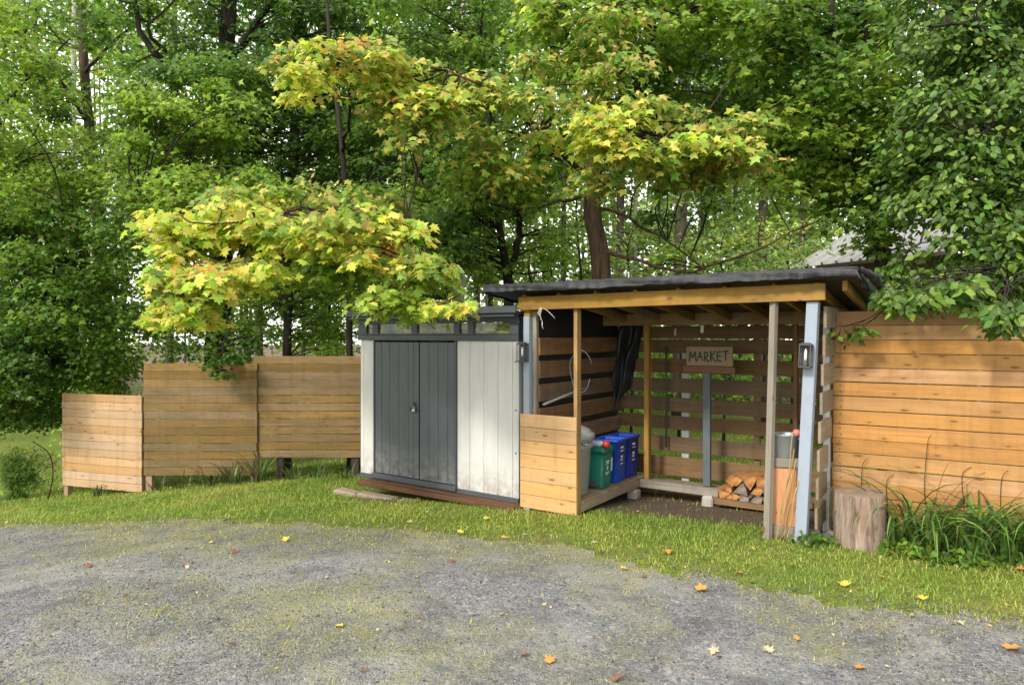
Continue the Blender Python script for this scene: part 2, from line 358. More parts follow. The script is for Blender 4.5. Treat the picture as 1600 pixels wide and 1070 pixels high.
c = t.mix(t.mapr(n, .48, .66, 0, .62), c, (.33, .33, .315)); c = t.mix(t.mapr(n1, .47, .66, 0, .6), c, (.06, .063, .07))
c = t.mix(t.mapr(n2, .52, .68, 0, .4), c, (.20, .185, .11))
mf = t.math('MULTIPLY', t.math('MULTIPLY', ms_.outputs[0], .75), t.mapr(n1, .40, .62, 1, .25)); c = t.mix(mf, c, t.mix(t.mapr(n, .4, .6), (.17, .175, .045), (.26, .245, .11))); t.base(c)
hh = t.math('ADD', t.math('MULTIPLY', vo.outputs['Distance'], -1.), t.math('MULTIPLY', vo2.outputs['Distance'], -.5)); t.bump(hh, .8, .012); M['gravel'] = m

def sm01(x, a, b):
    t_ = np.clip((x-a)/(b-a), 0, 1); return t_*t_*(3-2*t_)
# the woodshed's own frame, used to lay out the bare soil under it
WO = np.array((.117, 7.34)); WU = np.array((.824, -.566)); WV = np.array((.566, .824))
def to_uv(X, Y): dx = X-WO[0]; dy = Y-WO[1]; return dx*WU[0]+dy*WU[1], dx*WV[0]+dy*WV[1]
def W2(u, v): q = WO+WU*u+WV*v; return float(q[0]), float(q[1])
def soil_at(X, Y):
    u, v = to_uv(X, Y)
    d = sm01(u, -3.2, -2.9)*(1-sm01(u, 3.2, 3.6))*sm01(v, .10, .75)*(1-sm01(v, 2.3, 2.6))
    d2 = np.exp(-((u+1.9)**2/.5+(v+.32)**2/.04))*.75
    d3 = np.exp(-((X+4.2)**2/3.4+(Y-10.75)**2/.08))*.9
    far = sm01(Y, 22, 30)*.8
    return np.clip(d+d2+d3+far, 0, 1)
def grid(x0, x1, y0, y1, step):
    xs = np.arange(x0, x1+step*.5, step); ys = np.arange(y0, y1+step*.5, step)
    X, Y = np.meshgrid(xs, ys); return xs, ys, X, Y
def sheet(name, xs, ys, lift, mat, keep=None, colf=None):
    X, Y = np.meshgrid(xs, ys); Z = zg(X, Y)+lift
    V = np.stack([X.ravel(), Y.ravel(), Z.ravel()], 1); nx = len(xs); ny = len(ys)
    i, j = np.meshgrid(np.arange(nx-1), np.arange(ny-1)); b = (j*nx+i).ravel()
    F = np.stack([b, b+1, b+nx+1, b+nx], 1)
    if keep is not None: F = F[keep(V[F].mean(1))]
    cols = None
    if colf is not None: s_ = colf(V[:, 0], V[:, 1]); cols = np.stack([s_, s_, s_], 1)
    me = mesh_np(name, V, F.ravel(), np.full(len(F), 4), mat, cols, smooth=True)
    return link(name, me)
xs = np.unique(np.concatenate([np.linspace(-160, -12, 38), np.arange(-12, 9, .12), np.linspace(9, 160, 40)]))
ys = np.unique(np.concatenate([np.linspace(-40, 2, 12), np.arange(2, 14, .12), np.arange(14, 30, .8), np.linspace(30, 260, 40)]))
tag(sheet('ground', xs, ys, 0, M['ground'], colf=soil_at), kind='structure')
EDGE_PX = [(-400, 822), (-150, 822), (0, 822), (200, 815), (400, 819), (600, 826), (700, 834), (780, 845), (860, 853), (940, 868), (1010, 888), (1100, 905), (1200, 922), (1300, 938), (1400, 954), (1500, 964), (1600, 972), (1800, 990), (2100, 1020)]
EP = [G(*q) for q in EDGE_PX]; EX = np.array([q.x for q in EP]); EY = np.array([q.y for q in EP])
def edge_y(X): return np.interp(X, EX, EY)+.05*np.sin(X*5.3)+.035*np.sin(X*13.1+2)+.03*np.sin(X*2.1)+.03*np.sin(X*29+3*np.sin(X*7))+.02*np.sin(X*61+1)
def vnoise(X, Y, s, seed=0):
    r = np.random.default_rng(seed); out = 0
    for k in range(6):
        a_ = r.uniform(0, 6.28); f = s*r.uniform(.6, 1.7); out = out+np.sin((X*np.cos(a_)+Y*np.sin(a_))*f+r.uniform(0, 6.28)+1.5*np.sin((X*np.sin(a_)-Y*np.cos(a_))*f*.7+r.uniform(0, 6.28)))
    return out/6
def moss_at(X, Y):
    w = vnoise(X, Y*1.5, 1.3, 21)+.6*vnoise(X, Y, 4.5, 22)+.35*vnoise(X, Y, 13, 23)
    bias = np.where(X > 1.0, -.35, .12)
    d = edge_y(X)-Y
    return (w+bias+.16)*1.25+.9*np.exp(-np.clip(d, 0, 9)/.35)
def keepg(c): return c[:, 1] < edge_y(c[:, 0])
tag(sheet('gravel_driveway', np.concatenate([np.linspace(-30, -11, 12), np.arange(-10.9, 6.5, .07), np.linspace(6.6, 20, 10)]), np.concatenate([np.linspace(-20, 2, 12), np.arange(2.05, 9.6, .07)]), .006, M['gravel'], keep=keepg, colf=lambda X, Y: np.clip(moss_at(X, Y), 0, .85)), kind='structure')

# ------------------------------------------------------------------ scatter engine for leaves, blades, stones
def scatter(name, tv, tf, pos, R3, scl, cols, mat, parent=None, kind='stuff', smooth=False):
    tv = np.array(tv, float); n = len(pos)
    V = np.einsum('nij,kj->nki', R3, tv)*scl[:, None, None] if np.ndim(scl) == 1 else np.einsum('nij,nkj->nki', R3, tv[None]*scl[:, None, :])
    V = V+pos[:, None, :]; k = len(tv)
    flat = np.concatenate([np.array(f) for f in tf]); sz = np.array([len(f) for f in tf])
    L = (flat[None, :]+(np.arange(n)*k)[:, None]).ravel(); S = np.tile(sz, n)
    me = mesh_np(name, V.reshape(-1, 3), L, S, mat, np.repeat(cols, k, 0), smooth)
    o = link(name, me, parent)
    if kind: o['kind'] = kind
    return o
def basis(tip, nrm):
    tip = tip/np.linalg.norm(tip, axis=1, keepdims=True)
    x = np.cross(tip, nrm); x /= np.linalg.norm(x, axis=1, keepdims=True)+1e-9
    z = np.cross(x, tip); return np.stack([x, tip, z], 2)
def halves(half, fold=.12, droop=.18):
    R_ = [(x, y) for x, y in half]; vs = []; mid = [0, len(R_)-1]
    for x, y in R_: vs.append((x, y, -fold*abs(x)-droop*y*y))
    left = []
    n = len(R_)
    for i, (x, y) in enumerate(R_):
        if i in mid: left.append(i)
        else: vs.append((-x, y, -fold*abs(x)-droop*y*y)); left.append(len(vs)-1)
    return vs, [tuple(range(n)), tuple(reversed(left))]
MAPLE = halves([(0, 0), (.15, -.02), (.34, -.10), (.27, .14), (.60, .36), (.40, .40), (.22, .46), (.27, .70), (.1, .72), (0, 1.0)], .25, .2)
MAPLE_MID = halves([(0, 0), (.36, -.05), (.30, .16), (.56, .42), (.2, .5), (0, 1)], .25, .2)
MAPLE_FAR = halves([(0, 0), (.56, .28), (.19, .5), (0, 1)], .25, .2)
OVATE = halves([(0, 0), (.27, .10), (.36, .36), (.22, .72), (.07, .92), (0, 1.06)], .55, .38)
DIAM = halves([(0, 0), (.42, .42), (0, 1)], .25, .15)
PAL = {
 'dark': [(.050, .115, .016), (.070, .145, .02), (.095, .18, .026)],
 'green': [(.080, .165, .02), (.115, .21, .026), (.16, .27, .034), (.095, .18, .022)],
 'lime': [(.155, .265, .028), (.22, .33, .036), (.29, .39, .05), (.13, .22, .026)],
 'yellow': [(.54, .54, .08), (.44, .50, .07), (.62, .58, .13), (.32, .43, .05), (.60, .50, .12), (.25, .38, .045)],
 'turning': [(.25, .35, .06), (.34, .42, .08), (.18, .29, .045), (.13, .23, .035), (.46, .46, .09), (.48, .40, .11)],
 'orange': [(.62, .26, .07), (.62, .38, .09), (.55, .45, .1)],
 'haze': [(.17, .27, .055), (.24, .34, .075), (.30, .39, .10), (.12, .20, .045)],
 'broad': [(.05, .105, .016), (.07, .14, .02), (.10, .18, .026), (.16, .25, .035)],
}
def pick_cols(pal, n, jit=.22):
    a = np.array(PAL[pal]); c = a[rng.integers(0, len(a), n)]
    return np.clip(c*(1+jit*rng.standard_normal((n, 1)))*(1+.08*rng.standard_normal((n, 3))), .008, .8)
class Leaves:
    def __init__(s): s.p = []; s.t = []; s.n = []; s.s = []; s.c = []; s.pads = []
    def pad(s, c, rad, n, pal, size, out=None, flat=.42, toward=.35):
        c = np.array(c, float); q = rng.standard_normal((n, 3)); q /= np.linalg.norm(q, axis=1, keepdims=True)
        rr = rng.random(n)**.5*rng.choice([1., 1., 1.35], n); q = q*rr[:, None]
        dome = -.25*rad*(q[:, 0]**2+q[:, 1]**2)
        p = c+np.stack([q[:, 0]*rad, q[:, 1]*rad, q[:, 2]*rad*flat+dome], 1)
        az = np.arctan2(q[:, 1], q[:, 0])+rng.normal(0, .7, n)
        tip = np.stack([np.cos(az), np.sin(az), rng.normal(-.55, .35, n)], 1)
        nr = rng.normal(0, .5, (n, 3)); nr[:, 2] += 1; nr[:, 1] -= toward; nr += .35*np.stack([q[:, 0], q[:, 1], 0*q[:, 0]], 1)
        s.p.append(p); s.t.append(tip); s.n.append(nr); s.s.append(size*rng.uniform(.5, 1.2, n)); s.c.append(pick_cols(pal, n)); s.pads.append((tuple(c), rad))
    def cat(s): return [np.concatenate(a) for a in (s.p, s.t, s.n, s.s, s.c)]
    def count(s): return sum(len(a) for a in s.p)
NTRI = 0
def make_tree(label, trunk, rad, limbs=(), masses=(), barkm='bark', leaf='leaf', tmpl=MAPLE_MID, n=10, name='maple_tree', cat='tree', group=None, singles=0, twig_r=.012, top_only=None, base=None):
    """trunk: list of (px,py,Y); limbs: list of (points, r0, r1); masses: px0,py0,px1,py1,Y0,Y1,pads,padradius,leaves,palette,leafsize"""
    b = P(*trunk[0]); gz = zf(b.x, b.y); root = empty(name, (b.x, b.y, gz), 0, label, cat, group); o_ = Vector((b.x, b.y, gz))
    pts = [P(*q) for q in trunk]; pts[0].z = gz-.1; pts[0] = Vector((b.x, b.y, gz-.1)); rad = list(rad)
    if len(rad) == 2: rad = [rad[0]+(rad[1]-rad[0])*i/(len(pts)-1) for i in range(len(pts))]
    pp, rr = catmull(pts, rad, 4)
    rr = [r*(1+.05*math.sin(i*1.7)) for i, r in enumerate(rr)]; rr[0] *= 1.35
    skel = [(q, r) for q, r in zip(pp, rr)]
    MB().tube([q-o_ for q in pp], rr, n).build('trunk', M[barkm], root)
    for lp, r0, r1 in limbs:
        lw = [P(*q) for q in lp]; near = min(pp, key=lambda q: (q-lw[0]).length); lw[0] = near.copy()
        lr = [r0+(r1-r0)*i/(len(lw)-1) for i in range(len(lw))]; a, c_ = catmull(lw, lr, 4)
        jit = [q+Vector((random.gauss(0, .02), random.gauss(0, .03), random.gauss(0, .02)))*(1 if 0 < i < len(a)-1 else 0) for i, q in enumerate(a)]
        MB().tube([q-o_ for q in jit], c_, 6).build('branch', M[barkm], root); skel += list(zip(jit, c_))
    L = Leaves(); front = Leaves()
    sk = np.array([tuple(q) for q, r in skel]); tw = MB()
    for (x0, y0, x1, y1, Y0, Y1, npad, pr, nl, pal, ls) in masses:
        kx = max(1, int(math.sqrt(npad*abs(x1-x0)/max(1, abs(y1-y0)))+.5)); ky = max(1, math.ceil(npad/kx)); cnt = 0
        for i in range(kx):
            for j in range(ky):
                if cnt >= npad: break
                cnt += 1
                px = x0+(x1-x0)*(i+random.uniform(-.1, 1.1))/kx; py = y0+(y1-y0)*(j+random.uniform(-.1, 1.1))/ky; Y = random.uniform(Y0, Y1)
                w = P(px, py, Y); 
                if w.z < zf(w.x, w.y)+.3: w.z = zf(w.x, w.y)+random.uniform(.3, .8)
                pl = pal
                if pal == 'yellow' and random.random() < .16: pl = 'orange' if random.random() < .15 else 'turning'
                if pal == 'turning' and random.random() < .2: pl = 'orange' if random.random() < .2 else ('yellow' if random.random() < .6 else 'lime')
                if pal == 'green' and random.random() < .2: pl = 'lime' if random.random() < .6 else 'dark'
                L.pad(w, pr*random.uniform(.7, 1.25), int(nl*random.uniform(.7, 1.3)), pl, ls)
                d = np.linalg.norm(sk-np.array(w), axis=1)+np.maximum(0, sk[:, 2]-w.z)*1.5; k = int(np.argmin(d)); s0 = Vector(sk[k])
                if (s0-w).length > 1e-3 and twig_r > 0:
                    mid1 = s0.lerp(w, .4)+Vector((random.gauss(0, .1), random.gauss(0, .1), .10*(s0-w).length+random.gauss(0, .05)))
                    mid2 = s0.lerp(w, .75)+Vector((random.gauss(0, .08), random.gauss(0, .08), .08*(s0-w).length))
                    a, c_ = catmull([s0, mid1, mid2, w], [min(twig_r*1.9, .5*skel[k][1]+.003), twig_r*1.2, twig_r*.8, twig_r*.35], 3)
                    tw.tube([q-o_ for q in a], c_, 3, caps=False)
                    for _ in range(2):
                        az = random.uniform(0, 6.28); e_ = w+Vector((math.cos(az), math.sin(az), -.15))*pr*.8
                        tw.tube([q-o_ for q in (mid2.lerp(w, .6), w.lerp(e_, .5)+Vector((0, 0, .05)), e_)], [twig_r*.6, twig_r*.4, twig_r*.15], 3, caps=False)
    if tw.v:
        x = tw.build('twig_mass', M['twig'] if barkm != 'bark_far' else M['bark_far'], root); x['kind'] = 'stuff'
    if L.p:
        p, t_, n_, s_, c_ = L.cat(); p = p-np.array(o_)
        idx = np.arange(len(p))
        if singles:
            wp = p+np.array(o_); key = wp[:, 1]-.8*rng.random(len(p)); vis = (wp[:, 1] > 1)
            order = np.argsort(key); sel = order[:singles*3]; sel = rng.choice(sel, singles, replace=False); mask = np.ones(len(p), bool); mask[sel] = False
            Bm = basis(t_[sel], n_[sel]); variants = {}
            vs, fs = MAPLE
            for q, (i_, Rm) in enumerate(zip(sel, Bm)):
                v_ = q % 14
                if v_ not in variants:
                    variants[v_] = mesh_np('leaf', np.array(vs), np.concatenate([np.array(f) for f in fs]), np.array([len(f) for f in fs]), M[leaf], np.repeat(c_[i_][None], len(vs), 0))
                o = bpy.data.objects.new('leaf', variants[v_]); C.objects.link(o); o.parent = root
                Mx = Matrix([[*Rm[r_]] for r_ in range(3)]).to_4x4(); s1 = float(s_[i_])*1.1
                o.matrix_local = Matrix.Translation(Vector(p[i_])) @ Mx @ Matrix.Diagonal((s1, s1, s1, 1))
            idx = idx[mask]
        scatter('crown', tmpl[0], tmpl[1], p[idx], basis(t_[idx], n_[idx]), s_[idx], c_[idx], M[leaf], root)
    return root

# ------------------------------------------------------------------ boards
BC = {}
def board(par, name, mat, c, L, wy, wz, axis='x', ch=.003, rot=None, wob=0, unique=False):
    """box with its grain along its own x; axis = where that x points in the parent's frame. wy, wz: the two other sizes (own y, own z)"""
    key = (round(L, 3), round(wy, 3), round(wz, 3), mat, name)
    if key not in BC or unique:
        b = MB(); b.cbox((0, 0, 0), (L, wy, wz), ch)
        me = bpy.data.meshes.new(name); me.from_pydata([tuple(v) for v in b.v], [], b.f); me.materials.append(M[mat]); me.update(); BC[key] = me
    r = rot or {'x': (0, 0, 0), 'y': (0, 0, R(90)), 'z': (0, R(-90), 0)}[axis]
    r = (r[0]+random.gauss(0, wob), r[1]+random.gauss(0, wob), r[2]+random.gauss(0, wob*.5))
    return link(name, BC[key], par, c, r)

# ------------------------------------------------------------------ fences
def fence(name, label, o, rz, L, ztop, nb, pitch, mat, posts, gaps=None, thick=.02, postmat=None, wob=.0012):
    root = empty(name, (o[0], o[1], zf(*o)), rz, label, 'fence', 'horizontal board fences beside the sheds'); z0 = zf(*o)
    for i in range(nb):
        g = gaps(i) if gaps else random.uniform(.003, .008); z = ztop-pitch*(i+.5)-z0
        board(root, 'board', mat, (L/2+random.uniform(-.006, .006), random.uniform(-.003, .003), z), L, thick, pitch-g, wob=wob)
    for x, zt, w in posts:
        q = root.matrix_world if False else None
        X = o[0]+math.cos(rz)*x; Y = o[1]+math.sin(rz)*x; zb = zf(X, Y)-.15-z0; zt_ = zt-z0
        board(root, 'post', postmat or 'grey_wood', (x, thick/2+w/2+.004, (zb+zt_)/2), zt_-zb, w, w, 'z')
    nl = MB()
    for x in sorted({round(p[0], 2) for p in posts}):
        for i in range(nb):
            for dz in (-.032, .032): nl.box((x+random.gauss(0, .008), -thick/2-.003, ztop-pitch*(i+.5)-z0+dz+random.gauss(0, .004)), (.009, .004, .009))
    o_ = nl.build('nail_heads', M['iron'], root); o_['kind'] = 'stuff'
    return root
fence('board_fence', 'low fresh pine board fence section at the far left on two short posts', (-7.476, 11.33), R(-18.4), 1.70, .885, 12, .128, 'fence_new', [(.05, .87, .09), (1.62, .87, .09)], postmat='deck_wood')
fB = fence('board_fence', 'tall olive-brown board fence section between the low pine section and the shed section', (-5.85, 10.82), 0, 1.80, 1.40, 14, .1275, 'fence_olive', [(.07, 1.42, .1), (1.74, 1.38, .1)], postmat='deck_wood', gaps=lambda i: .003+(.006 if i > 8 and random.random() < .6 else .0))
fC = fence('board_fence', 'olive-brown board fence section with daylight gaps, running behind the storage shed', (-4.13, 10.86), 0, 3.3, 1.51, 13, .1245, 'fence_olive', [(.42, 1.48, .12), (1.62, 1.48, .12), (2.95, 1.48, .12)], postmat='post_dark', gaps=lambda i: .003 if i < 5 else random.uniform(.006, .014))
fence('board_fence', 'tall orange cedar board fence on the right behind the stump and daylilies', (2.895, 6.145), R(-30.6), 4.2, 2.05, 15, .126, 'fence_orange', [(.06, 2.0, .09), (1.9, 2.0, .09), (3.9, 2.0, .09)], gaps=lambda i: random.uniform(.003, .009), wob=.0018)

# ------------------------------------------------------------------ storage shed
SW = 2.52; SD = 2.05; S0 = (.07-.8157*SW, 7.42+.5786*SW); SB = -.0
shed = empty('storage_shed', (S0[0], S0[1], 0), math.atan2(-.5786, .8157), 'white and charcoal plastic storage shed with dark double doors and narrow top windows', 'shed')
def su(px): k = (px-800)/FPX; t_ = (.07-7.42*k)/(.8157+.5786*k); return SW-t_
zb, zt = .06, 1.775
def slat(par, name, mat, x0, x1, z0_, z1_, y0=0.0, th=.03, gap=.004):
    return board(par, name, mat, ((x0+x1)/2, y0+th/2, (z0_+z1_)/2), z1_-z0_, th, x1-x0-gap, 'z', ch=.0025)
edges = [su(q) for q in (563.5, 568.5, 584)]
for a_, b_ in zip(edges[:-1], edges[1:]): slat(shed, 'wall_panel', 'shed_white', a_, b_, zb, zt)
edges = [su(q) for q in (714.5, 734, 756, 778, 801, 808)]
for a_, b_ in zip(edges[:-1], edges[1:]): slat(shed, 'wall_panel', 'shed_white', a_, b_, zb, zt)
b = MB(); x1 = SW; x0 = su(808)
prof = [(x0, .0), (x0+.02, .002), (x1-.02, .012), (x1-.004, .03), (x1, .06), (x1, .12), (x0, .12)]
b.add([(x, y, zb) for x, y in prof]+[(x, y, zt) for x, y in prof], [(0, 1, 8, 7), (1, 2, 9, 8), (2, 3, 10, 9), (3, 4, 11, 10), (4, 5, 12, 11), (5, 6, 13, 12), (6, 0, 7, 13), (6, 5, 4, 3, 2, 1, 0), (7, 8, 9, 10, 11, 12, 13)])
b.build('corner_post', M['shed_white'], shed)
for z in (.55, 1.02, 1.55): MB().lathe([(.0001, 0), (.011, 0), (.011, .006), (.0001, .007)], 8, M=Matrix.Rotation(R(90), 3, 'X')).build('screw', M['iron'], shed, (SW-.035, .005, z))
for x in (SW-.03, .03):
    for k in range(7):
        y0_ = .13+k*.27; board(shed, 'wall_panel', 'shed_white', (x, y0_+.135, (zb+zt)/2), zt-zb, .265, .03, 'z')
for k in range(9): board(shed, 'wall_panel', 'shed_white', (.14+k*.28, SD-.02, (zb+zt)/2), zt-zb, .03, .275, 'z')
# doors
def door(x0, x1, cuts, label=None):
    d = empty('door', ((x0+x1)/2, .0, 0)); d.parent = shed
    xs_ = [x0+.006]+cuts+[x1-.006]
    for a_, b_ in zip(xs_[:-1], xs_[1:]):
        c_ = (a_+b_)/2-(x0+x1)/2; board(d, 'door_plank', 'shed_dark', (c_, -.002+.015, (.095+1.755)/2), 1.66, .034, b_-a_-.003, 'z', ch=.0035)
    return d
d1 = door(su(586), su(655), [su(540+q/2.816) for q in (160, 195, 235, 276, 300)])
d2 = door(su(655.5), su(711.5), [su(540+q/2.816) for q in (367, 408, 450)])
hx = su(646.5)-(su(586)+su(655))/2
MB().cbox((0, 0, 0), (.10, .012, .05), .004).cbox((-.02, -.02, .0), (.018, .03, .03), .004).build('handle', M['iron'], d1, (hx, -.014, .945))
MB().cbox((0, 0, 0), (.022, .03, .13), .006).build('handle', M['iron'], d1, (hx+.02, -.028, .97))
MB().cbox((0, 0, 0), (.045, .02, .04), .006).tube([(-.014, 0, .02), (-.014, 0, .045), (.014, 0, .045), (.014, 0, .02)], .004, 6).build('padlock', M['steel'], shed, (su(650), -.045, .93))
# frame and clerestory
def fr(name, x0, x1, z0_, z1_, y=-.012, th=.05, mat='shed_trim'): return board(shed, name, mat, ((x0+x1)/2, y+th/2, (z0_+z1_)/2), x1-x0, th, z1_-z0_, ch=.004)
fr('door_frame', su(584), su(586), .06, 1.775); fr('door_frame', su(711.8), su(714.3), .06, 1.775, y=-.02)
fr('door_sill', su(584)-.01, su(714), .028, .088, y=-.035, th=.07)
fr('base_rail', 0, SW, .0, .058, y=-.004, th=.06)
fr('top_rail', -.012, SW+.012, 1.777, 1.845, y=-.02, th=.06)
fr('top_rail', -.012, SW+.012, 1.985, 2.045, y=-.02, th=.06)
wins = [(574, 583), (592, 644), (653, 710), (719, 732), (741, 797)]
ed = [-.01]
for i, (a_, b_) in enumerate(wins):
    x0, x1 = su(a_), su(b_)
    fr('mullion', ed[-1], x0, 1.847, 1.983, y=-.018); ed.append(x1)
    w = empty('window', ((x0+x1)/2, 0, 1.915)); w.parent = shed
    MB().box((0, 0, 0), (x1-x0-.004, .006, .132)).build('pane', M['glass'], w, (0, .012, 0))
    MB().box((0, 0, -.058), (x1-x0-.002, .018, .012)).build('sash', M['shed_trim'], w, (0, -.004, 0))
fr('mullion', ed[-1], SW+.01, 1.847, 1.983, y=-.018)
for x in (0.0, SW): board(shed, 'side_rail', 'shed_trim', (x, SD/2+.02, 1.91), SD-.06, .03, .27, 'y')
board(shed, 'back_rail', 'shed_trim', (SW/2, SD-.01, 1.87), SW, .03, .19)
b = MB(); b.cbox((SW/2, SD/2-.04, 2.085), (SW+.14, SD+.22, .03), .006); b.build('roof', M['shed_trim'], shed)
board(shed, 'fascia', 'shed_trim', (SW/2, -.165, 2.115), SW+.17, .03, .075, ch=.006)
board(shed, 'fascia', 'shed_trim', (SW/2, -.10, 2.055), SW+.08, .10, .03, ch=.004)
# base timbers and slabs in front
tb = empty('timber_sleeper', (S0[0]+.8157*.15+.5786*-.14, S0[1]-.5786*.15+.8157*-.14, -.02), math.atan2(-.5786, .8157), 'wet rust-brown timber lying along the foot of the storage shed', 'timber')
board(tb, 'beam', 'rust_timber', (1.22, .0, .0), 2.42, .10, .055, ch=.006, wob=.002)
board(tb, 'beam', 'rust_timber', (1.25, .115, .012), 2.36, .12, .04, ch=.006)
for i, (x, w, y, lab) in enumerate([(-.12, .42, -.10, 'pale stone slab at the left end of the rusty shed timber'), (.42, .6, -.10, 'long low pale slab under the left half of the rusty shed timber'), (1.12, .62, -.07, 'pinkish slab under the middle of the rusty shed timber')]):
    px_, py_ = S0[0]+.8157*(x+.15)+.5786*(y-.12), S0[1]-.5786*(x+.15)+.8157*(y-.12)
    b = MB(); b.cbox((0, 0, 0), (w, .16, .10), .02); b.v = [(x_+random.gauss(0, .006), y_+random.gauss(0, .006), z_+random.gauss(0, .004)) for x_, y_, z_ in b.v]
    tag(b.build('stone_slab', M['slab'], None, (px_, py_, -.165 - .02*(i == 0)), (0, 0, math.atan2(-.5786, .8157)+random.gauss(0, .03))), lab, 'stone slab')

# ------------------------------------------------------------------ open woodshed; x = along the front, y = into the depth
RZ = math.atan2(-.566, .824)
ws = empty('lean_to_shelter', (WO[0], WO[1], 0), RZ, 'open wooden lean-to shelter with black tarp roof, slatted walls and a half-height pine panel', 'shelter')
def slope(v): return 2.27-.085*v
board(ws, 'front_beam', 'beam', (1.50, -.045, 2.185), 3.03, .045, .14, rot=(0, R(-.35), 0))
board(ws, 'post', 'blue_paint', (.055, .025, .995), 2.09, .085, .075, 'z'); board(ws, 'post', 'beam', (.06, .026, 2.085), .09, .084, .074, 'z')
board(ws, 'post', 'grey_wood', (.125, .06, 1.05), 2.1, .05, .05, 'z')
# right blue post leans a little
a0 = Vector((2.81, .02, .02)); a1 = Vector((2.91, .02, 2.115)); d_ = a1-a0
board(ws, 'post', 'blue_paint', (a0+a1)/2, d_.length, .10, .092, rot=(0, -math.atan2(d_.z, d_.x), 0))
a0 = Vector((2.82, .085, .02)); a1 = Vector((2.915, .085, 2.22)); d_ = a1-a0
board(ws, 'post', 'grey_wood', (a0+a1)/2, d_.length, .09, .05, rot=(0, -math.atan2(d_.z, d_.x), 0))
board(ws, 'stud', 'beam', (.652, .03, 1.055), 2.11, .085, .042, 'z')
board(ws, 'stud', 'beam', (.705, 1.70, 1.02), 2.02, .085, .062, 'z')
board(ws, 'stud', 'old_board_warm', (2.42, 1.70, 1.02), 1.95, .06, .042, 'z')
# leaning prop near the right front
a0 = Vector((2.565, -.09, zf(*W2(2.56, -.09))-.05)); a1 = Vector((2.60, -.005, 2.12)); d_ = a1-a0
pr = empty('prop_pole', (*W2(a0.x, a0.y), a0.z), RZ, 'weathered grey wooden prop pole standing under the front beam near the right post', 'pole')
q = d_.normalized().to_track_quat('X', 'Z').to_euler()
o = board(pr, 'pole', 'grey_wood', d_/2, d_.length, .055, .05, rot=tuple(q))
for i in range(7):
    board(ws, 'panel_board', 'panel_pine', (.325, -.013, 1.0-.1437*(i+.5)), .69, .024, .1395, wob=.001)
# platform
for i in range(12):
    board(ws, 'deck_board', 'deck_wood', (.335, .075+i*.14, .112), .67, .135, .025, wob=.001)
board(ws, 'joist', 'deck_wood', (.65, .84, .055), 1.66, .04, .085, 'y'); board(ws, 'joist', 'deck_wood', (.03, .84, .055), 1.66, .04, .085, 'y')
board(ws, 'joist', 'deck_wood', (.34, .03, .055), .57, .04, .085)
board(ws, 'mid_beam', 'beam', (1.60, 1.64, 2.035), 2.94, .045, .15)
board(ws, 'sill', 'grey_wood', (1.15, 1.58, .055), .95, .09, .09); board(ws, 'sill', 'grey_wood', (1.16, 1.76, .05), .97, .12, .06)
board(ws, 'sill', 'old_board', (2.1, 1.42, .0), .95, .09, .06); board(ws, 'sill', 'old_board', (2.1, 1.8, .0), .95, .09, .06)
# back wall
BZ = [(1.80, 1.95), (1.62, 1.785), (1.37, 1.545), (1.125, 1.30), (.885, 1.06), (.665, .83), (.39, .57), (.08, .32), (-.18, .03)]
for z0_, z1_ in BZ:
    board(ws, 'wall_board', 'old_board', (1.5, 2.08+random.uniform(-.006, .006), (z0_+z1_)/2), 3.0, .025, z1_-z0_, wob=.002)
for x in (1.03, 2.70): board(ws, 'upright', 'white_up', (x, 2.13, .95), 2.1, .05, .09, 'z')
for x in (.06, 1.9, 2.96): board(ws, 'upright', 'old_board', (x, 2.13, .95), 2.1, .05, .07, 'z')
# left wall
for k in range(8):
    z1_ = 1.815-.252*k; board(ws, 'wall_board', 'old_board_warm', (.165, 1.06, z1_-.093), 2.0, .022, .186, 'y', wob=.004)
MB().box((.135, 1.05, 1.08), (.006, 2.0, 2.1)).build('black_sheet', M['black_sheet'], ws)
# right wall, seen from outside
for k in range(8):
    z1_ = 2.085-.2435*k; board(ws, 'wall_board', 'side_board', (2.992+.0*k+.002*math.sin(k*3)-.09*(1-z1_/2.1), .62+random.uniform(-.01, .01), z1_-.0925+.0), 1.10, .024, .182, 'y', wob=.005)
board(ws, 'upright', 'white_up', (2.93, .50, 1.0), 2.0, .07, .05, 'z'); board(ws, 'upright', 'old_board', (2.93, 1.1, 1.0), 2.0, .07, .05, 'z')
for k in range(8): board(ws, 'wall_board', 'old_board', (2.975, 1.62, 1.95-.2435*k), .92, .024, .178, 'y', wob=.004)
# rafters, deck, tarp
sl_ = -.115
def roof_z(v): return 2.315+sl_*(v+.2)
for u in (.02, .45, .88, 1.31, 1.74, 2.17, 2.60, 2.94, 3.16):
    v0, v1 = (-.02, 2.25) if u < 3.1 else (-.05, 1.9)
    board(ws, 'rafter', 'beam', (u, (v0+v1)/2, roof_z((v0+v1)/2)-.075), v1-v0, .038, .085, rot=(0, 0, 0) if False else None, axis='y') if False else None
    mid = Vector((u, (v0+v1)/2, roof_z((v0+v1)/2)-.058)); dv = Vector((0, v1-v0, sl_*(v1-v0)))
    bm_ = MB(); bm_.cbox((0, 0, 0), (dv.length, .038, .085), .003)
    e_ = (Matrix.Rotation(math.atan2(sl_, 1), 3, 'X') @ Matrix.Rotation(R(90), 3, 'Z')).to_euler(); bm_.build('rafter', M['beam'], ws, mid, tuple(e_))
b = MB(); b.cbox((0, 0, 0), (3.62, 2.46, .018), .003); b.build('roof_deck', M['black_sheet'], ws, (1.46, 1.03, roof_z(1.03)-.004), (math.atan2(sl_, 1), 0, 0))
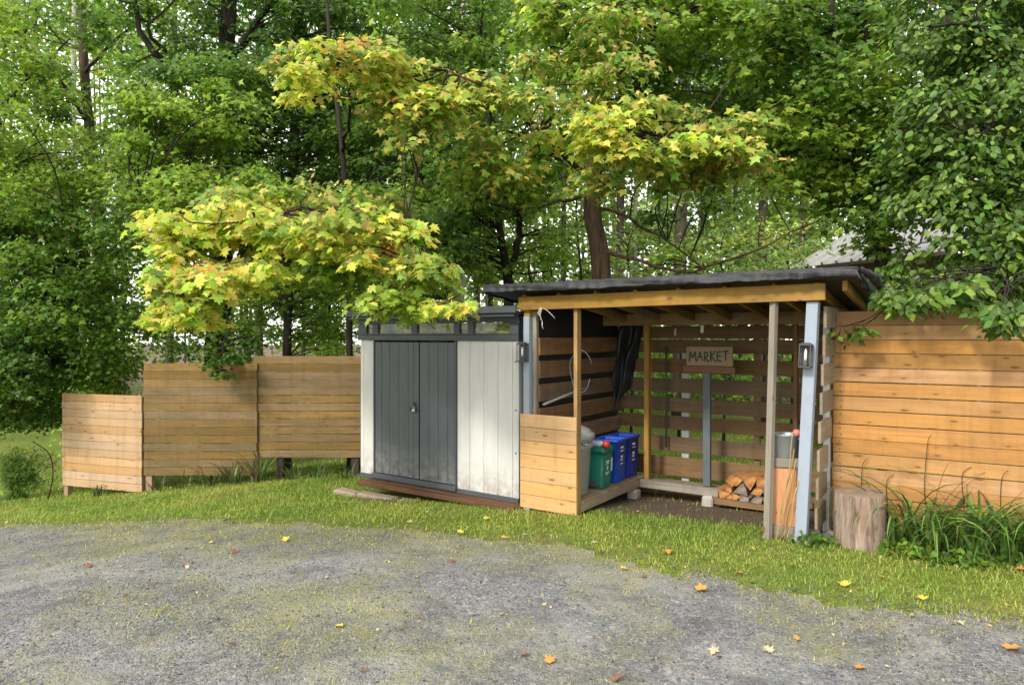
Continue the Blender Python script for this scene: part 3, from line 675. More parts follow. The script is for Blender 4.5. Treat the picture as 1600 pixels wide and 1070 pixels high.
def tarp():
    U0, U1, V0, V1 = -.365, 3.27, -.215, 2.30; nu, nv = 150, 60
    us = np.linspace(0, 1, nu); prof = []                       # drape: down the front, over the top, down the back
    tt = np.concatenate([np.linspace(-.08, 0, 9)[:-1], np.linspace(0, 1, nv), 1+np.linspace(0, .08, 6)[1:]])
    V = []; 
    for t_ in tt:
        for s_ in np.concatenate([np.linspace(-.035, 0, 5)[:-1], us, 1+np.linspace(0, .04, 6)[1:]]):
            sc_, tc_ = min(max(s_, 0), 1), min(max(t_, 0), 1)
            u = U0+(U1-U0)*sc_; v = V0+(V1-V0)*tc_; z = roof_z(v)+.062
            drop = 0
            if t_ < 0: drop += -t_*1.0
            if t_ > 1: drop += (t_-1)*1.0
            if s_ < 0: drop = max(drop, -s_*2.6)
            if s_ > 1: drop = max(drop, (s_-1)*2.6)
            w = .006*math.sin(u*9+2*math.sin(u*2.1))+.008*math.sin(u*31+v*3+2*math.sin(v*5))+.006*math.sin(v*17+u*5)
            right = max(0, (u-2.5)/.8)
            z += w*.35-drop+.0015*math.sin(u*60+v*9)
            if drop > .01 or sc_ in (0, 1):
                k = min(1, drop/.08)
                if t_ < 0: v += (-.012+.014*math.sin(u*38+3*math.sin(u*7))*(.6+right)+.012*math.sin(u*83+1)*right+.010*math.sin(u*5+z*60))*k; z += .006*math.sin(u*4.3+1)*k+.003*math.sin(u*17)*k
                if s_ < 0: u -= (.015+.014*math.sin(v*23+z*20))*k
                if s_ > 1: u += (.02+.02*math.sin(v*19+z*30))*k; z -= .03*k*max(0, 1-tc_*4)
            V.append((u, v, z))
    nx = nu+9; ny = len(tt); F = [(j*nx+i, j*nx+i+1, (j+1)*nx+i+1, (j+1)*nx+i) for j in range(ny-1) for i in range(nx-1)]
    b = MB(); b.add(V, F, True); o = b.build('tarp_cover', M['tarp'], ws); return o
tarp()
# bunched tarp corner at the right
b = MB(); pts, rr = catmull([(3.29, -.18, 2.35), (3.34, -.02, 2.32), (3.37, .16, 2.27), (3.36, .40, 2.23)], [.015, .03, .035, .012], 5)
b.tube(pts, [r*(1+.25*math.sin(i*2.1)) for i, r in enumerate(rr)], 9); b.v = [(x+random.gauss(0, .006), y+random.gauss(0, .006), z+random.gauss(0, .006)) for x, y, z in b.v]; b.build('tarp_corner', M['tarp'], ws)
# dark plastic hanging in the back left corner
b = MB(); n_ = 18
V = []
for j in range(n_):
    for i in range(n_):
        s_ = i/(n_-1); t_ = j/(n_-1); x = .20+.30*s_*(1-.5*t_); z = 2.0-1.15*t_*(1-.32*s_); y = 2.02-.30*(1-s_)*t_-.05*math.sin(s_*9+t_*4)-.03*math.sin(t_*13+s_*3); V.append((x, y, z))
b.add(V, [(j*n_+i, j*n_+i+1, (j+1)*n_+i+1, (j+1)*n_+i) for j in range(n_-1) for i in range(n_-1)], True); o = b.build('plastic_sheet', M['black_sheet'])
o.location = (WO[0], WO[1], 0); o.rotation_euler = (0, 0, RZ); tag(o, 'crumpled black plastic sheet hanging in the back left corner above the bins', 'plastic sheet')
mod = o.modifiers.new('thick', 'SOLIDIFY'); mod.thickness = .004

def at(u, v, z=0): x, y = W2(u, v); return (x, y, z)
# ------------------------------------------------------------------ bins on the platform
def tapered(b, w0, d0, w1, d1, z0_, z1_, r=.03, wall=.0, inner=False, n=4):
    def ring(w, d, z, rr=r):
        out = []
        for cx, cy, a0_ in ((w/2-rr, d/2-rr, 0), (-w/2+rr, d/2-rr, 90), (-w/2+rr, -d/2+rr, 180), (w/2-rr, -d/2+rr, 270)):
            for k in range(n+1): a_ = R(a0_+90*k/n); out.append((cx+rr*math.cos(a_), cy+rr*math.sin(a_), z))
        return out
    return ring
def loft(b, rings, smooth=True, cap=True):
    n = len(rings[0]); vs = [p for r_ in rings for p in r_]; fs = []
    for i in range(len(rings)-1):
        for k in range(n): fs.append((i*n+k, i*n+(k+1) % n, (i+1)*n+(k+1) % n, (i+1)*n+k))
    b.add(vs, fs, smooth)
    if cap:
        N = len(b.v); b.f.append(tuple(N-len(vs)+k for k in reversed(range(n)))); b.sm.append(False); b.f.append(tuple(N-n+k for k in range(n))); b.sm.append(False)
ring = tapered(None, 0, 0, 0, 0, 0, 0)
PZ = .126
can = empty('garbage_can', at(.375, .36, PZ), RZ, 'round grey plastic garbage can with domed lid behind the pine panel', 'garbage can')
MB().lathe([(.185, 0), (.2, .01), (.232, .50), (.25, .51), (.25, .535), (.238, .54), (.24, .585), (.258, .59), (.258, .62), (.245, .625)], 36).build('body', M['can_grey'], can)
MB().lathe([(.262, .60), (.272, .605), (.272, .645), (.262, .655), (.235, .665), (.228, .69), (.15, .725), (.05, .735), (.001, .736)], 36).build('lid', M['can_grey'], can)
MB().tube([(.215, -.12, .57), (.262, -.11, .55), (.262, -.03, .55), (.235, .0, .57)], .011, 8).build('handle', M['can_grey'], can)
gb = empty('compost_bin', at(.50, .80, PZ), RZ+R(4), 'green plastic compost bin with white print and a bottle on its lid', 'compost bin')
b = MB(); loft(b, [ring(.19, .24, 0, .03), ring(.20, .25, .02, .03), ring(.235, .285, .40, .03)]); b.build('body', M['bin_green'], gb)
b = MB(); loft(b, [ring(.25, .30, .395, .035), ring(.255, .305, .42, .035), ring(.25, .30, .45, .035), ring(.22, .26, .47, .03), ring(.14, .18, .478, .03)]); b.build('lid', M['bin_green'], gb)
b = MB(); b.tube([(-.12, -.16, .40), (-.11, -.19, .44), (.11, -.19, .44), (.12, -.16, .40)], .008, 8); b.build('handle', M['bin_green'], gb)
b = MB(); loft(b, [ring(.15, .05, 0, .02), ring(.15, .05, .06, .02)]); b.build('foot_step', M['iron'], gb, (-.02, -.13, .02))
def prints(par, x, y0_, z0_, rows, side='x', mat='print_white', s=1):
    """small raised print marks on the side of a bin: rows = list of (z, [(start, length)...], height)"""
    b = MB()
    for z, segs, h in rows:
        for a_, L_ in segs:
            if side == 'x': b.box((x, y0_+a_+L_/2, z0_+z), (.002, L_, h))
            else: b.box((y0_+a_+L_/2, x, z0_+z), (L_, .002, h))
    o = b.build('printed_label', M[mat], par); o['kind'] = 'stuff'; return o
word = lambda n, w=.010, g=.005: [(i*(w+g), w) for i in range(n)]
o = prints(gb, .116, -.09, .12, [(.19, word(7), .016), (.165, word(6), .012), (.125, [(.03, .035)], .028), (.105, [(.03, .012), (.05, .015)], .022), (.065, word(8, .009, .004), .012), (.048, word(6, .009, .004), .008)])
o.rotation_euler = (0, R(2.2), 0)
MB().box((.1165, .075, .28), (.002, .035, .15)).build('sticker', M['print_white'], gb, (0, 0, -.02), (0, R(2.2), 0))
bt = empty('plastic_bottle', at(.52, .70, PZ+.505), RZ, 'clear plastic bottle with red cap lying on the green bin', 'bottle')
MR = Matrix.Rotation(R(90), 3, 'Y')
MB().lathe([(.02, -.13), (.034, -.12), (.036, -.02), (.033, .0), (.036, .02), (.034, .06), (.016, .09), (.014, .10)], 16, M=MR).build('body', M['clear'], bt)
MB().lathe([(.026, .095), (.04, .10), (.042, .13), (.036, .155), (.012, .165)], 16, M=MR).build('cap', M['red'], bt)
def bluebox(u, v, rz, mat, label, h=.50, w=.30, d=.30):
    r = empty('recycling_box', at(u, v, PZ), RZ+rz, label, 'recycling box', 'blue recycling boxes on the platform')
    b = MB(); t_ = .008
    loft(b, [ring(w*.86, d*.86, 0, .03), ring(w*.87, d*.87, .01, .03), ring(w*.98, d*.98, h-.03, .03), ring(w*1.05, d*1.05, h-.028, .03), ring(w*1.06, d*1.06, h, .03), ring(w*1.0, d*1.0, h, .03), ring(w*.96, d*.96, h-.04, .03), ring(w*.84, d*.84, .03, .03)])
    b.build('box', M[mat], r)
    prints(r, w*.479, -.06, .1, [(.31, word(5, .012, .004), .022), (.27, word(6, .011, .004), .012), (.20, [(.01, .05)], .03), (.165, [(.0, .02), (.03, .03)], .02), (.12, word(4, .016, .004), .014)]).rotation_euler = (0, R(1.6), 0)
    b = MB(); loft(b, [ring(w*.5, .03, 0, .01), ring(w*.5, .03, .02, .01)]); b.build('rim_handle', M[mat], r, (0, -d*.535, h-.03))
    return r
bluebox(.455, 1.20, R(2), 'box_blue', 'bright blue recycling box just behind the green compost bin')
bluebox(.46, 1.53, R(-3), 'box_blue_dark', 'darker blue recycling box at the back end of the platform', h=.50)
# block carrying the platform corner, and block under the sill
for u, v, lab in ((.64, 1.44, 'concrete block under the back corner of the bin platform'), (1.53, 1.50, 'concrete block under the right end of the grey sill')):
    z = zf(*W2(u, v)); b = MB(); b.cbox((0, 0, 0), (.13, .13, .14), .02); b.v = [(x+random.gauss(0, .004), y+random.gauss(0, .004), z_+random.gauss(0, .004)) for x, y, z_ in b.v]
    tag(b.build('concrete_block', M['concrete'], None, at(u, v, z+.045), (0, 0, RZ)), lab, 'concrete block')

# ------------------------------------------------------------------ sign on its post
sg = empty('market_sign', at(1.475, 1.60, .1), RZ, 'hand painted MARKET sign board on a slate blue post inside the shelter', 'sign')
board(sg, 'post', 'slate_paint', (.0, .01, .67), 1.32, .05, .085, 'z')
board(sg, 'sign_board', 'sign_wood', (.045, -.045, 1.50), .535, .02, .22, ch=.003)
board(sg, 'sign_board', 'sign_wood2', (.04, -.05, 1.348), .60, .02, .075, ch=.003, rot=(0, R(.6), 0))
LET = {'M': [[(0, 0), (.12, 1.0), (.42, .35), (.78, 1.0), (.95, .0)]], 'A': [[(0, 0), (.45, .85), (.85, 0)], [(.18, .35), (.75, .35)]],
       'R': [[(.05, 0), (.1, .95), (.65, .95), (.7, .6), (.15, .48), (.85, -.02)]], 'K': [[(.1, 0), (.12, 1)], [(.8, 1.0), (.15, .45), (.95, -.05)]],
       'E': [[(.85, .98), (.1, .9), (.08, .05), (.85, .0)], [(.1, .5), (.7, .5)]], 'T': [[(0, .95), (.95, 1.0)], [(.5, .97), (.48, .05)]]}
def strokes(par, polys, x, z, w, h, y, r, mat, name='letter'):
    b = MB()
    for pl in polys:
        pts = [Vector((x+p*w, y, z+q*h)) for p, q in pl]
        for a_, b_ in zip(pts[:-1], pts[1:]):
            d_ = b_-a_; ang = math.atan2(d_.z, d_.x); b.cbox(((a_+b_)/2), (d_.length+r*1.2, .004, r*random.uniform(1.6, 2.3)), .001, M=Matrix.Rotation(-ang, 3, 'Y'))
    return b.build(name, M[mat], par)
xx = -.185
for ch_, w_ in zip('MARKET', (.085, .066, .062, .066, .062, .058)):
    strokes(sg, LET[ch_], xx, 1.445+random.uniform(-.008, .008), w_, .11, -.058, .0075, 'paint_teal'); xx += w_+.010
b = MB(); xx = -.14                                       # worn red writing, no longer readable
for k in range(13):
    if k != 7:
        for _ in range(2):
            a_ = random.uniform(-.9, .9); b.cbox((xx+random.uniform(-.006, .006), -.0625, 1.352+random.uniform(-.008, .008)), (.004, .003, random.uniform(.018, .032)), .001, M=Matrix.Rotation(a_, 3, 'Y'))
    xx += .025
o = b.build('worn_lettering', M['paint_red'], sg); o['kind'] = 'stuff'

# ------------------------------------------------------------------ split firewood on its rails
def log(u, v, z, rad, sides, tw, mat, label, L=.36, yaw=0):
    n = len(sides); b = MB(); prof = [(rad*s_*math.cos(2*math.pi*k/n+tw), rad*s_*math.sin(2*math.pi*k/n+tw)) for k, s_ in enumerate(sides)]
    e0 = [(x, -L/2+random.gauss(0, .006), y) for x, y in prof]; e1 = [(x*1.02, L/2, y*1.02) for x, y in prof]; mid = [(x*1.04, 0, y*1.03+.003) for x, y in prof]
    vs = e0+mid+e1; fs = []
    for r_ in range(2):
        for k in range(n): fs.append((r_*n+k, r_*n+(k+1) % n, (r_+1)*n+(k+1) % n, (r_+1)*n+k))
    b.add(vs, fs); b.f += [tuple(reversed(range(n))), tuple(2*n+k for k in range(n))]; b.sm += [False]*2
    o = b.build('firewood_log', M[mat], None, at(u, v, z), (0, 0, RZ+yaw)); return tag(o, label, 'firewood', 'split firewood logs stacked on rails')
TRI = [1.1, .55, 1.0, .6, 1.05, .6]; WEDGE = [1.15, .8, .5, .95, .65, .8]; QUAD = [1.0, .75, 1.05, .8, .95, .7, 1.0]
LG = [(1.70, .075, .075, TRI, .2, 'cut_wood', 'yellow-brown log at the lower left end of the firewood stack'), (1.78, .045, .05, WEDGE, .9, 'cut_wood', 'small split log at the bottom left of the stack, lying low'),
      (1.83, .06, .055, TRI, 2.2, 'cut_wood', 'pale wedge log beside the bottom left log of the stack'), (1.95, .045, .06, QUAD, .4, 'cut_wood_grey', 'grey bottom log near the middle of the stack'),
      (2.07, .05, .065, QUAD, 1.4, 'cut_wood_grey', 'grey rounded bottom log right of the middle'), (2.16, .06, .05, TRI, .7, 'cut_wood', 'small pinkish wedge at the bottom right of the stack'), (2.28, .055, .07, QUAD, .2, 'cut_wood_grey', 'grey bottom log next to the orange stand'),
      (1.78, .135, .045, WEDGE, 1.9, 'cut_wood', 'narrow orange wedge in the second layer of the stack'), (1.90, .145, .085, TRI, 3.5, 'cut_wood_grey', 'big brown-grey wedge log in the middle of the stack'),
      (2.06, .15, .07, WEDGE, .4, 'cut_wood', 'orange and pink split log in the middle layer'), (2.20, .165, .075, QUAD, .9, 'cut_wood_grey', 'grey log in the middle layer behind the leaning pole'), (2.33, .16, .07, QUAD, 2., 'cut_wood_grey', 'grey log in the middle layer touching the orange stand'),
      (1.83, .235, .085, [1.2, .6, .75, 1.1, .8, .75], .15, 'cut_wood', 'large orange wedge log on top of the stack, left'), (1.99, .25, .095, TRI, .6, 'cut_wood', 'large orange triangular log on top of the stack, centre'),
      (2.13, .255, .08, QUAD, .2, 'cut_wood', 'pinkish split log on top of the stack, right of centre'), (2.24, .30, .085, TRI, 2.6, 'cut_wood', 'highest orange log of the stack, by the leaning pole'), (2.36, .27, .07, WEDGE, 1.2, 'cut_wood', 'orange log at the right top end of the stack')]
for u, z, r_, sh, tw_, mt, lb in LG: log(u, 1.62+random.uniform(-.03, .03), z-.03+.03, r_, sh, tw_, mt, lb, yaw=random.gauss(0, .06))

# ------------------------------------------------------------------ orange stand, bucket, stakes
z0_ = zf(*W2(2.65, .13))
st = empty('wooden_stand', at(2.655, .13, z0_), RZ+R(14), 'orange-stained wooden stand holding the metal bucket beside the blue post', 'stand')
board(st, 'base_block', 'grey_wood', (0, 0, .045), .25, .24, .13)
board(st, 'column', 'stand_wood', (0, 0, .36), .50, .185, .19, 'z'); board(st, 'cap_block', 'grey_wood', (-.0, 0, .652), .235, .22, .08, ch=.008)
TZ = z0_+.692
bk = empty('metal_bucket', at(2.665, .13, TZ), RZ, 'dented galvanized metal bucket on top of the orange stand', 'bucket')
b = MB(); b.lathe([(.001, .0), (.088, .0), (.09, .005), (.098, .05), (.1, .055), (.106, .11), (.109, .115), (.117, .19), (.122, .195), (.124, .203), (.117, .203), (.113, .19), (.088, .02), (.001, .018)], 32); b.build('pail', M['galv'], bk)
b = MB(); b.tube([(.12*math.cos(a_), -.02+.14*math.sin(a_)*.2, .195-.07*abs(math.sin(a_))) for a_ in [R(q) for q in range(180, 361, 15)]], .003, 6); b.build('bail', M['steel'], bk)
for sx in (-1, 1): MB().cbox((sx*.122, 0, .18), (.008, .03, .035), .002).build('lug', M['galv'], bk)
tag(MB().lathe([(.001, -.033), (.02, -.028), (.034, -.008), (.036, .006), (.024, .03), (.008, .034), (.001, .03)], 20).build('red_ball', M['pink_red'], None, at(2.765, .09, TZ+.218)), 'small pinkish-red ball on the rim of the metal bucket', 'ball')
for i, (u0, v0, u1, v1, z1_) in enumerate([(2.62, -.06, 2.775, -.03, .88), (2.655, -.08, 2.765, -.035, 1.02), (2.69, -.06, 2.79, -.035, .80), (2.64, -.10, 2.76, -.04, .70), (2.72, -.07, 2.80, -.04, .62), (2.67, -.04, 2.78, -.03, .55)]):
    a_ = Vector(at(u0, v0, zf(*W2(u0, v0))-.01)); b_ = Vector(at(u1, v1, z1_)); n_ = 9
    pts = [a_.lerp(b_, k/(n_-1))+Vector((.008*math.sin(k*1.3+i), 0, 0)) for k in range(n_)]
    o = MB().tube([p-a_ for p in pts], [.0046*(1.15 if k % 2 else 1)*(1-.03*k) for k in range(n_)], 7).build('bamboo_stake', M['bamboo'], None, a_)
    tag(o, ['second tallest bamboo stake, leftmost at its foot, leaning on the blue post', 'tallest bamboo stake leaning on the blue post beside the bucket', 'third tallest bamboo stake leaning on the blue post', 'bamboo stake with its foot furthest forward in the leaning bundle', 'bamboo stake furthest right in the leaning bundle', 'shortest bamboo stake of the leaning bundle'][i], 'stake', 'bamboo stakes leaning on the right blue post')

# ------------------------------------------------------------------ lanterns on both front posts
def lantern(u, v, z, lean, label):
    r = empty('wall_lantern', at(u, v, z), RZ, label, 'lantern', 'lanterns on the front posts'); r.rotation_euler = (0, lean, RZ)
    MB().cbox((0, .0, 0), (.095, .012, .20), .003).build('back_plate', M['iron'], r)
    MB().cbox((0, -.05, .092), (.10, .09, .014), .004).cbox((0, -.05, .104), (.07, .065, .012), .004).build('cap', M['iron'], r)
    MB().cbox((0, -.05, -.092), (.096, .085, .014), .004).build('base', M['iron'], r)
    for sx in (-1, 1):
        for y_ in (-.014, -.088): MB().cbox((sx*.043, y_, 0), (.009, .009, .172), .002).build('bar', M['iron'], r)
    MB().cbox((0, -.05, -.06), (.03, .03, .05), .005).build('socket', M['iron'], r)
    MB().lathe([(.001, -.04), (.008, -.038), (.011, -.01), (.010, .04), (.004, .06), (.001, .063)], 12, c=(0, -.05, .0)).build('bulb', M['bulb'], r)
lantern(.045, -.028, 1.655, 0, 'dark square lantern on the left blue post beside the storage shed')
lantern(2.872, -.045, 1.665, R(2.3), 'dark square lantern on the right blue post')

# ------------------------------------------------------------------ small hanging things
b = MB()
for k in range(3): b.tube([(.01*k, 0, 0), (.015*k-.02, -.02, -.06-.01*k), (.01, -.01, -.10), (.0+.008*k, 0, -.135)], .004, 5)
b.tube([(.03, 0, -.01), (.09, -.02, -.03), (.15, 0, -.09), (.17, .01, -.12)], .0035, 5)
o = b.build('rope_tie', M['rope'], None, at(.27, -.075, 2.13), (0, 0, RZ)); tag(o, 'knotted white rope hanging from the left end of the front beam', 'rope')
b = MB(); b.tube([(.0, 0, 0), (0, 0, -.07), (.012, 0, -.085), (0.0, 0, -.10), (-.012, 0, -.085)], .004, 6)
tag(b.build('metal_hook', M['steel'], None, at(.295, -.08, 2.0), (0, 0, RZ)), 'small metal hook hanging below the knotted rope', 'hook')
pts = [(.0+.12*math.cos(a_)*(1+.1*math.sin(a_*3)), .0, .23*math.sin(a_)) for a_ in [R(q) for q in range(20, 341, 16)]]
tag(MB().tube(pts, .0045, 6).build('hose_loop', M['hose'], None, at(.50, .38, 1.45), (0, 0, RZ+R(10))), 'loop of pale thin hose hanging behind the front stud', 'hose')
a_ = Vector(at(.19, .12, 1.095)); b_ = Vector(at(.21, 1.25, 1.25))
tag(MB().tube([Vector(), b_-a_], .015, 8).build('pale_pipe', M['white_pipe'], None, a_), 'pale pipe slanting along the left inner wall above the pine panel', 'pipe')
b = MB(); b.tube([(0, 0, 0), (.004, 0, -.6), (0, 0, -1.26)], .013, 8); o = b.build('dark_rod', M['rod'], None, at(.83, 1.99, 1.70), (0, 0, RZ)); tag(o, 'thin dark rod hanging upright against the back slats', 'rod')
for u, z, w_, lb in ((1.42, 1.93, .035, 'small white paper tag pinned under the middle beam'), (.92, 1.90, .02, 'tiny white tag at the top of the dark rod'), (2.50, 1.87, .022, 'small white tag near the right rear stud')):
    tag(MB().cbox((0, 0, 0), (w_, .004, .085), .001).build('paper_tag', M['print_white'], None, at(u, 1.60 if w_ > .03 else 2.06, z-.02), (0, R(4), RZ)), lb, 'tag')

# ------------------------------------------------------------------ stump and stones
g = Vector((2.915, 5.70, 0)); g.z = zf(g.x, g.y)
sp_ = empty('tree_stump', g, R(20), 'upright weathered tree stump with cracked bark-free sides in front of the orange fence', 'stump')
n_ = 40; rings = []
for z, k in ((-.06, 1.05), (0, 1.02), (.12, 1.0), (.25, .985), (.38, .98), (.44, .975), (.452, .955)):
    rings.append([((.198+.006*math.sin(3*a_+1)+.004*math.sin(7*a_+z*8)+.0035*math.sin(23*a_))*k*math.cos(a_), (.198+.006*math.sin(3*a_+1)+.004*math.sin(7*a_+z*8)+.0035*math.sin(23*a_))*k*math.sin(a_), z+(.01*math.cos(a_) if z > .3 else 0)) for a_ in [2*math.pi*i/n_ for i in range(n_)]])
b = MB(); loft(b, rings, True, False); b.build('stump_side', M['stump_side'], sp_)
b = MB(); b.add([(0, 0, .449)]+[(x*.55, y*.55, .4505+random.gauss(0, .002)) for x, y, z in rings[-1]]+[(x, y, z) for x, y, z in rings[-1]], [(0, 1+i, 1+(i+1) % n_) for i in range(n_)]+[(1+i, 1+n_+i, 1+n_+(i+1) % n_, 1+(i+1) % n_) for i in range(n_)], False); b.build('cut_face', M['stump_top'], sp_)
def stone(px, py, s, label, mat='stone', sunk=.25, rz=0):
    g = G(px, py); bm = bmesh.new(); bmesh.ops.create_icosphere(bm, subdivisions=2, radius=1)
    for v in bm.verts:
        k = 1+.16*math.sin(v.co.x*4+s[0]*50)+.12*math.sin(v.co.y*5+v.co.z*3+s[1]*70)+random.gauss(0, .03); v.co = Vector((v.co.x*s[0]*k, v.co.y*s[1]*k, max(v.co.z, -.6)*s[2]*k))
    me = bpy.data.meshes.new('stone'); bm.to_mesh(me); bm.free(); me.materials.append(M[mat])
    return tag(link('stone', me, None, (g.x, g.y, g.z+s[2]*(.5-sunk)), (0, 0, rz)), label, 'stone')
stone(1262, 838, (.12, .085, .075), 'pale rounded stone at the foot of the right blue post')
stone(1285, 846, (.085, .07, .06), 'dark slate-blue stone between the blue post and the stump', 'stone_dark')
stone(1297, 838, (.075, .06, .05), 'tan stone tucked against the left side of the stump', rz=1.)
stone(1243, 843, (.10, .06, .04), 'flat low grey stone in front of the bamboo stakes', rz=.4)
stone(1216, 832, (.05, .05, .035), 'small stone at the foot of the leaning grey pole')

# ------------------------------------------------------------------ neighbour's metal-roofed house behind the trees
hx_, hy_ = 6.99, 16.0; hr = math.atan2(-.9, .44)           # local x runs along the eave, local y up the slope (to the right, away)
hs_ = empty('neighbour_house', (hx_, hy_, zf(hx_, hy_)), hr, 'house with pale ribbed metal roof half hidden behind the trees on the right', 'house')
hz = zf(hx_, hy_); ez = 3.53-hz
# local +y must point (.9,.44): rotate frame: x=(.44,-.9), y=(.9,.44)
pit = math.atan(.47); SL = 6.2; LN = 9.0
M['roof_metal'] = plastic('roof_metal', (.30, .30, .29), .5, .6, (.2, .19, .17)); M['house_wall'] = wood('house_wall', (.16, .11, .07), (.08, .055, .04), knots=0)
for i in range(24):
    b = MB(); w_ = LN/24; x0 = 0
    b.add([(x, y, z) for y in (0, SL) for x, z in ((0, .0), (w_*.40, .0), (w_*.45, .06), (w_*.55, .06), (w_*.60, 0), (w_*.995, 0))], [(0, 1, 7, 6), (1, 2, 8, 7), (2, 3, 9, 8), (3, 4, 10, 9), (4, 5, 11, 10)])
    o = b.build('roof_panel', M['roof_metal'], hs_, (-.3+i*w_, -.35, ez-.1), (pit, 0, 0))
    o.modifiers.new('thick', 'SOLIDIFY').thickness = .01
board(hs_, 'wall', 'house_wall', (LN/2, .1, ez/2-.05), LN-.6, .14, ez-.15)
board(hs_, 'wall', 'house_wall', (.1, 3.0, ez/2-.05), 5.6, .14, ez-.15, 'y')
b = MB(); yb = SL*math.cos(pit)-.35; b.add([(0, 0, 0), (0, yb, SL*math.sin(pit)), (0, yb, 0), (.12, 0, 0), (.12, yb, SL*math.sin(pit)), (.12, yb, 0)], [(0, 1, 2), (3, 5, 4), (0, 3, 4, 1), (1, 4, 5, 2), (0, 2, 5, 3)]); b.build('gable', M['house_wall'], hs_, (.03, .0, ez-.16))
w = empty('window', (3.2, .02, 1.7)); w.parent = hs_
board(w, 'frame', 'white_up', (0, 0, .55), 1.2, .05, .07); board(w, 'frame', 'white_up', (0, 0, -.55), 1.2, .05, .07)
board(w, 'frame', 'white_up', (.57, 0, 0), 1.02, .05, .06, 'z'); board(w, 'frame', 'white_up', (-.57, 0, 0), 1.02, .05, .06, 'z'); MB().box((0, .01, 0), (1.1, .01, 1.05)).build('pane', M['glass'], w)

# ------------------------------------------------------------------ trees
# masses: x0,y0,x1,y1,Y0,Y1,pads,padradius,leaves,palette,leafsize
make_tree('big maple with reddish-brown trunk rising straight behind the black tarp roof', [(940, 640, 10.5), (940, 435, 10.5), (926, 340, 10.5), (926, 270, 10.4), (934, 200, 10.4), (948, 120, 10.3), (962, 60, 10.2), (975, -60, 10.2), (985, -200, 10.2)],
  [.16, .148, .135, .125, .115, .1, .09, .07, .05],
  [([(926, 300, 10.4), (890, 312, 10.2), (800, 328, 10), (720, 300, 9.8), (650, 285, 9.6)], .035, .01), ([(928, 330, 10.5), (1000, 350, 10.6), (1060, 390, 10.8), (1130, 440, 11)], .03, .008),
   ([(936, 385, 10.5), (990, 405, 10.3), (1060, 425, 10), (1160, 400, 9.8), (1300, 330, 9.6)], .035, .008), ([(928, 290, 10.4), (880, 240, 9.3), (800, 170, 8.3), (700, 110, 7.6)], .05, .012), ([(945, 130, 10.3), (1010, 70, 9.6), (1080, 20, 9)], .04, .012),
   ([(930, 280, 10.4), (970, 230, 9.2), (1040, 220, 8.2), (1140, 225, 7.7)], .04, .01), ([(940, 170, 10.3), (900, 90, 9.2), (870, 20, 8.6)], .04, .012)],
  [(600, 95, 1000, 215, 7.8, 9.0, 30, .34, 108, 'turning', 0.106), (630, 130, 800, 170, 7.5, 8.2, 7, .3, 96, 'yellow', 0.110), (905, 165, 1190, 285, 7.4, 8.4, 20, .32, 114, 'turning', 0.110), (915, 180, 1010, 240, 7.2, 7.8, 6, .26, 84, 'yellow', 0.110), (1080, 215, 1200, 250, 7.4, 8, 6, .26, 84, 'yellow', 0.110),
   (840, -60, 1250, 110, 8.3, 10.5, 53, .42, 120, 'lime', 0.110), (840, -30, 1040, 60, 8, 9, 10, .34, 96, 'turning', 0.110), (700, 215, 900, 300, 8.6, 9.8, 16, .34, 108, 'lime', 0.106), (730, 240, 820, 290, 8.2, 8.8, 6, .28, 84, 'turning', 0.110),
   (980, 60, 1330, 250, 9.5, 12, 48, .45, 132, 'green', 0.106), (960, 420, 1100, 450, 11, 12.5, 3, .3, 72, 'lime', 0.092), (990, 290, 1160, 350, 10.5, 12, 6, .34, 84, 'green', 0.092)],
  barkm='bark_red', tmpl=MAPLE_MID)
make_tree('slender maple carrying the low yellow branches over the storage shed', [(548, 640, 11.6), (546, 540, 11.6), (545, 400, 11.5), (540, 300, 11.4), (528, 170, 11.3), (515, 60, 11.2), (505, -80, 11.2)], [.06, .055, .05, .048, .042, .035, .02],
  [([(545, 420, 11.5), (560, 370, 9.6), (540, 340, 8), (470, 330, 6.7), (340, 350, 6.2)], .024, .006), ([(545, 420, 11.5), (600, 380, 9.5), (640, 370, 7.6), (670, 420, 6.6), (700, 470, 6.2)], .02, .005), ([(535, 240, 11.4), (545, 190, 9.6), (540, 120, 8.2), (500, 90, 7.4)], .03, .008), ([(545, 400, 11.5), (480, 390, 9), (390, 410, 7.2), (270, 480, 6.4)], .02, .005)],
  [(250, 330, 420, 385, 6.2, 7.2, 17, .25, 106, 'yellow', 0.105), (400, 330, 690, 400, 6.1, 7.3, 27, .26, 106, 'yellow', 0.105), (255, 410, 470, 445, 6.0, 6.8, 13, .23, 98, 'yellow', 0.105), (250, 460, 350, 495, 5.9, 6.5, 8, .2, 84, 'yellow', 0.105),
   (330, 300, 560, 330, 7.2, 8.6, 9, .3, 98, 'turning', 0.101), (460, 290, 640, 320, 7.6, 9, 6, .3, 92, 'turning', 0.101), (600, 400, 700, 430, 6.0, 6.8, 6, .24, 84, 'turning', 0.105), (575, 440, 715, 485, 6.0, 6.9, 8, .24, 72, 'lime', 0.101), (680, 470, 720, 488, 5.8, 6.2, 2, .16, 50, 'yellow', 0.101), (450, 400, 600, 440, 6.6, 8, 10, .28, 84, 'lime', 0.101),
   (445, 65, 640, 105, 7.1, 8.4, 11, .28, 92, 'turning', 0.101), (440, 95, 520, 150, 7.0, 7.6, 5, .24, 77, 'yellow', 0.101), (560, 80, 640, 150, 7.2, 8.4, 6, .26, 84, 'yellow', 0.101), (590, 150, 720, 200, 7.6, 8.6, 8, .28, 84, 'turning', 0.101)],
  barkm='bark_dark', tmpl=MAPLE, n=8, singles=300, twig_r=.007)
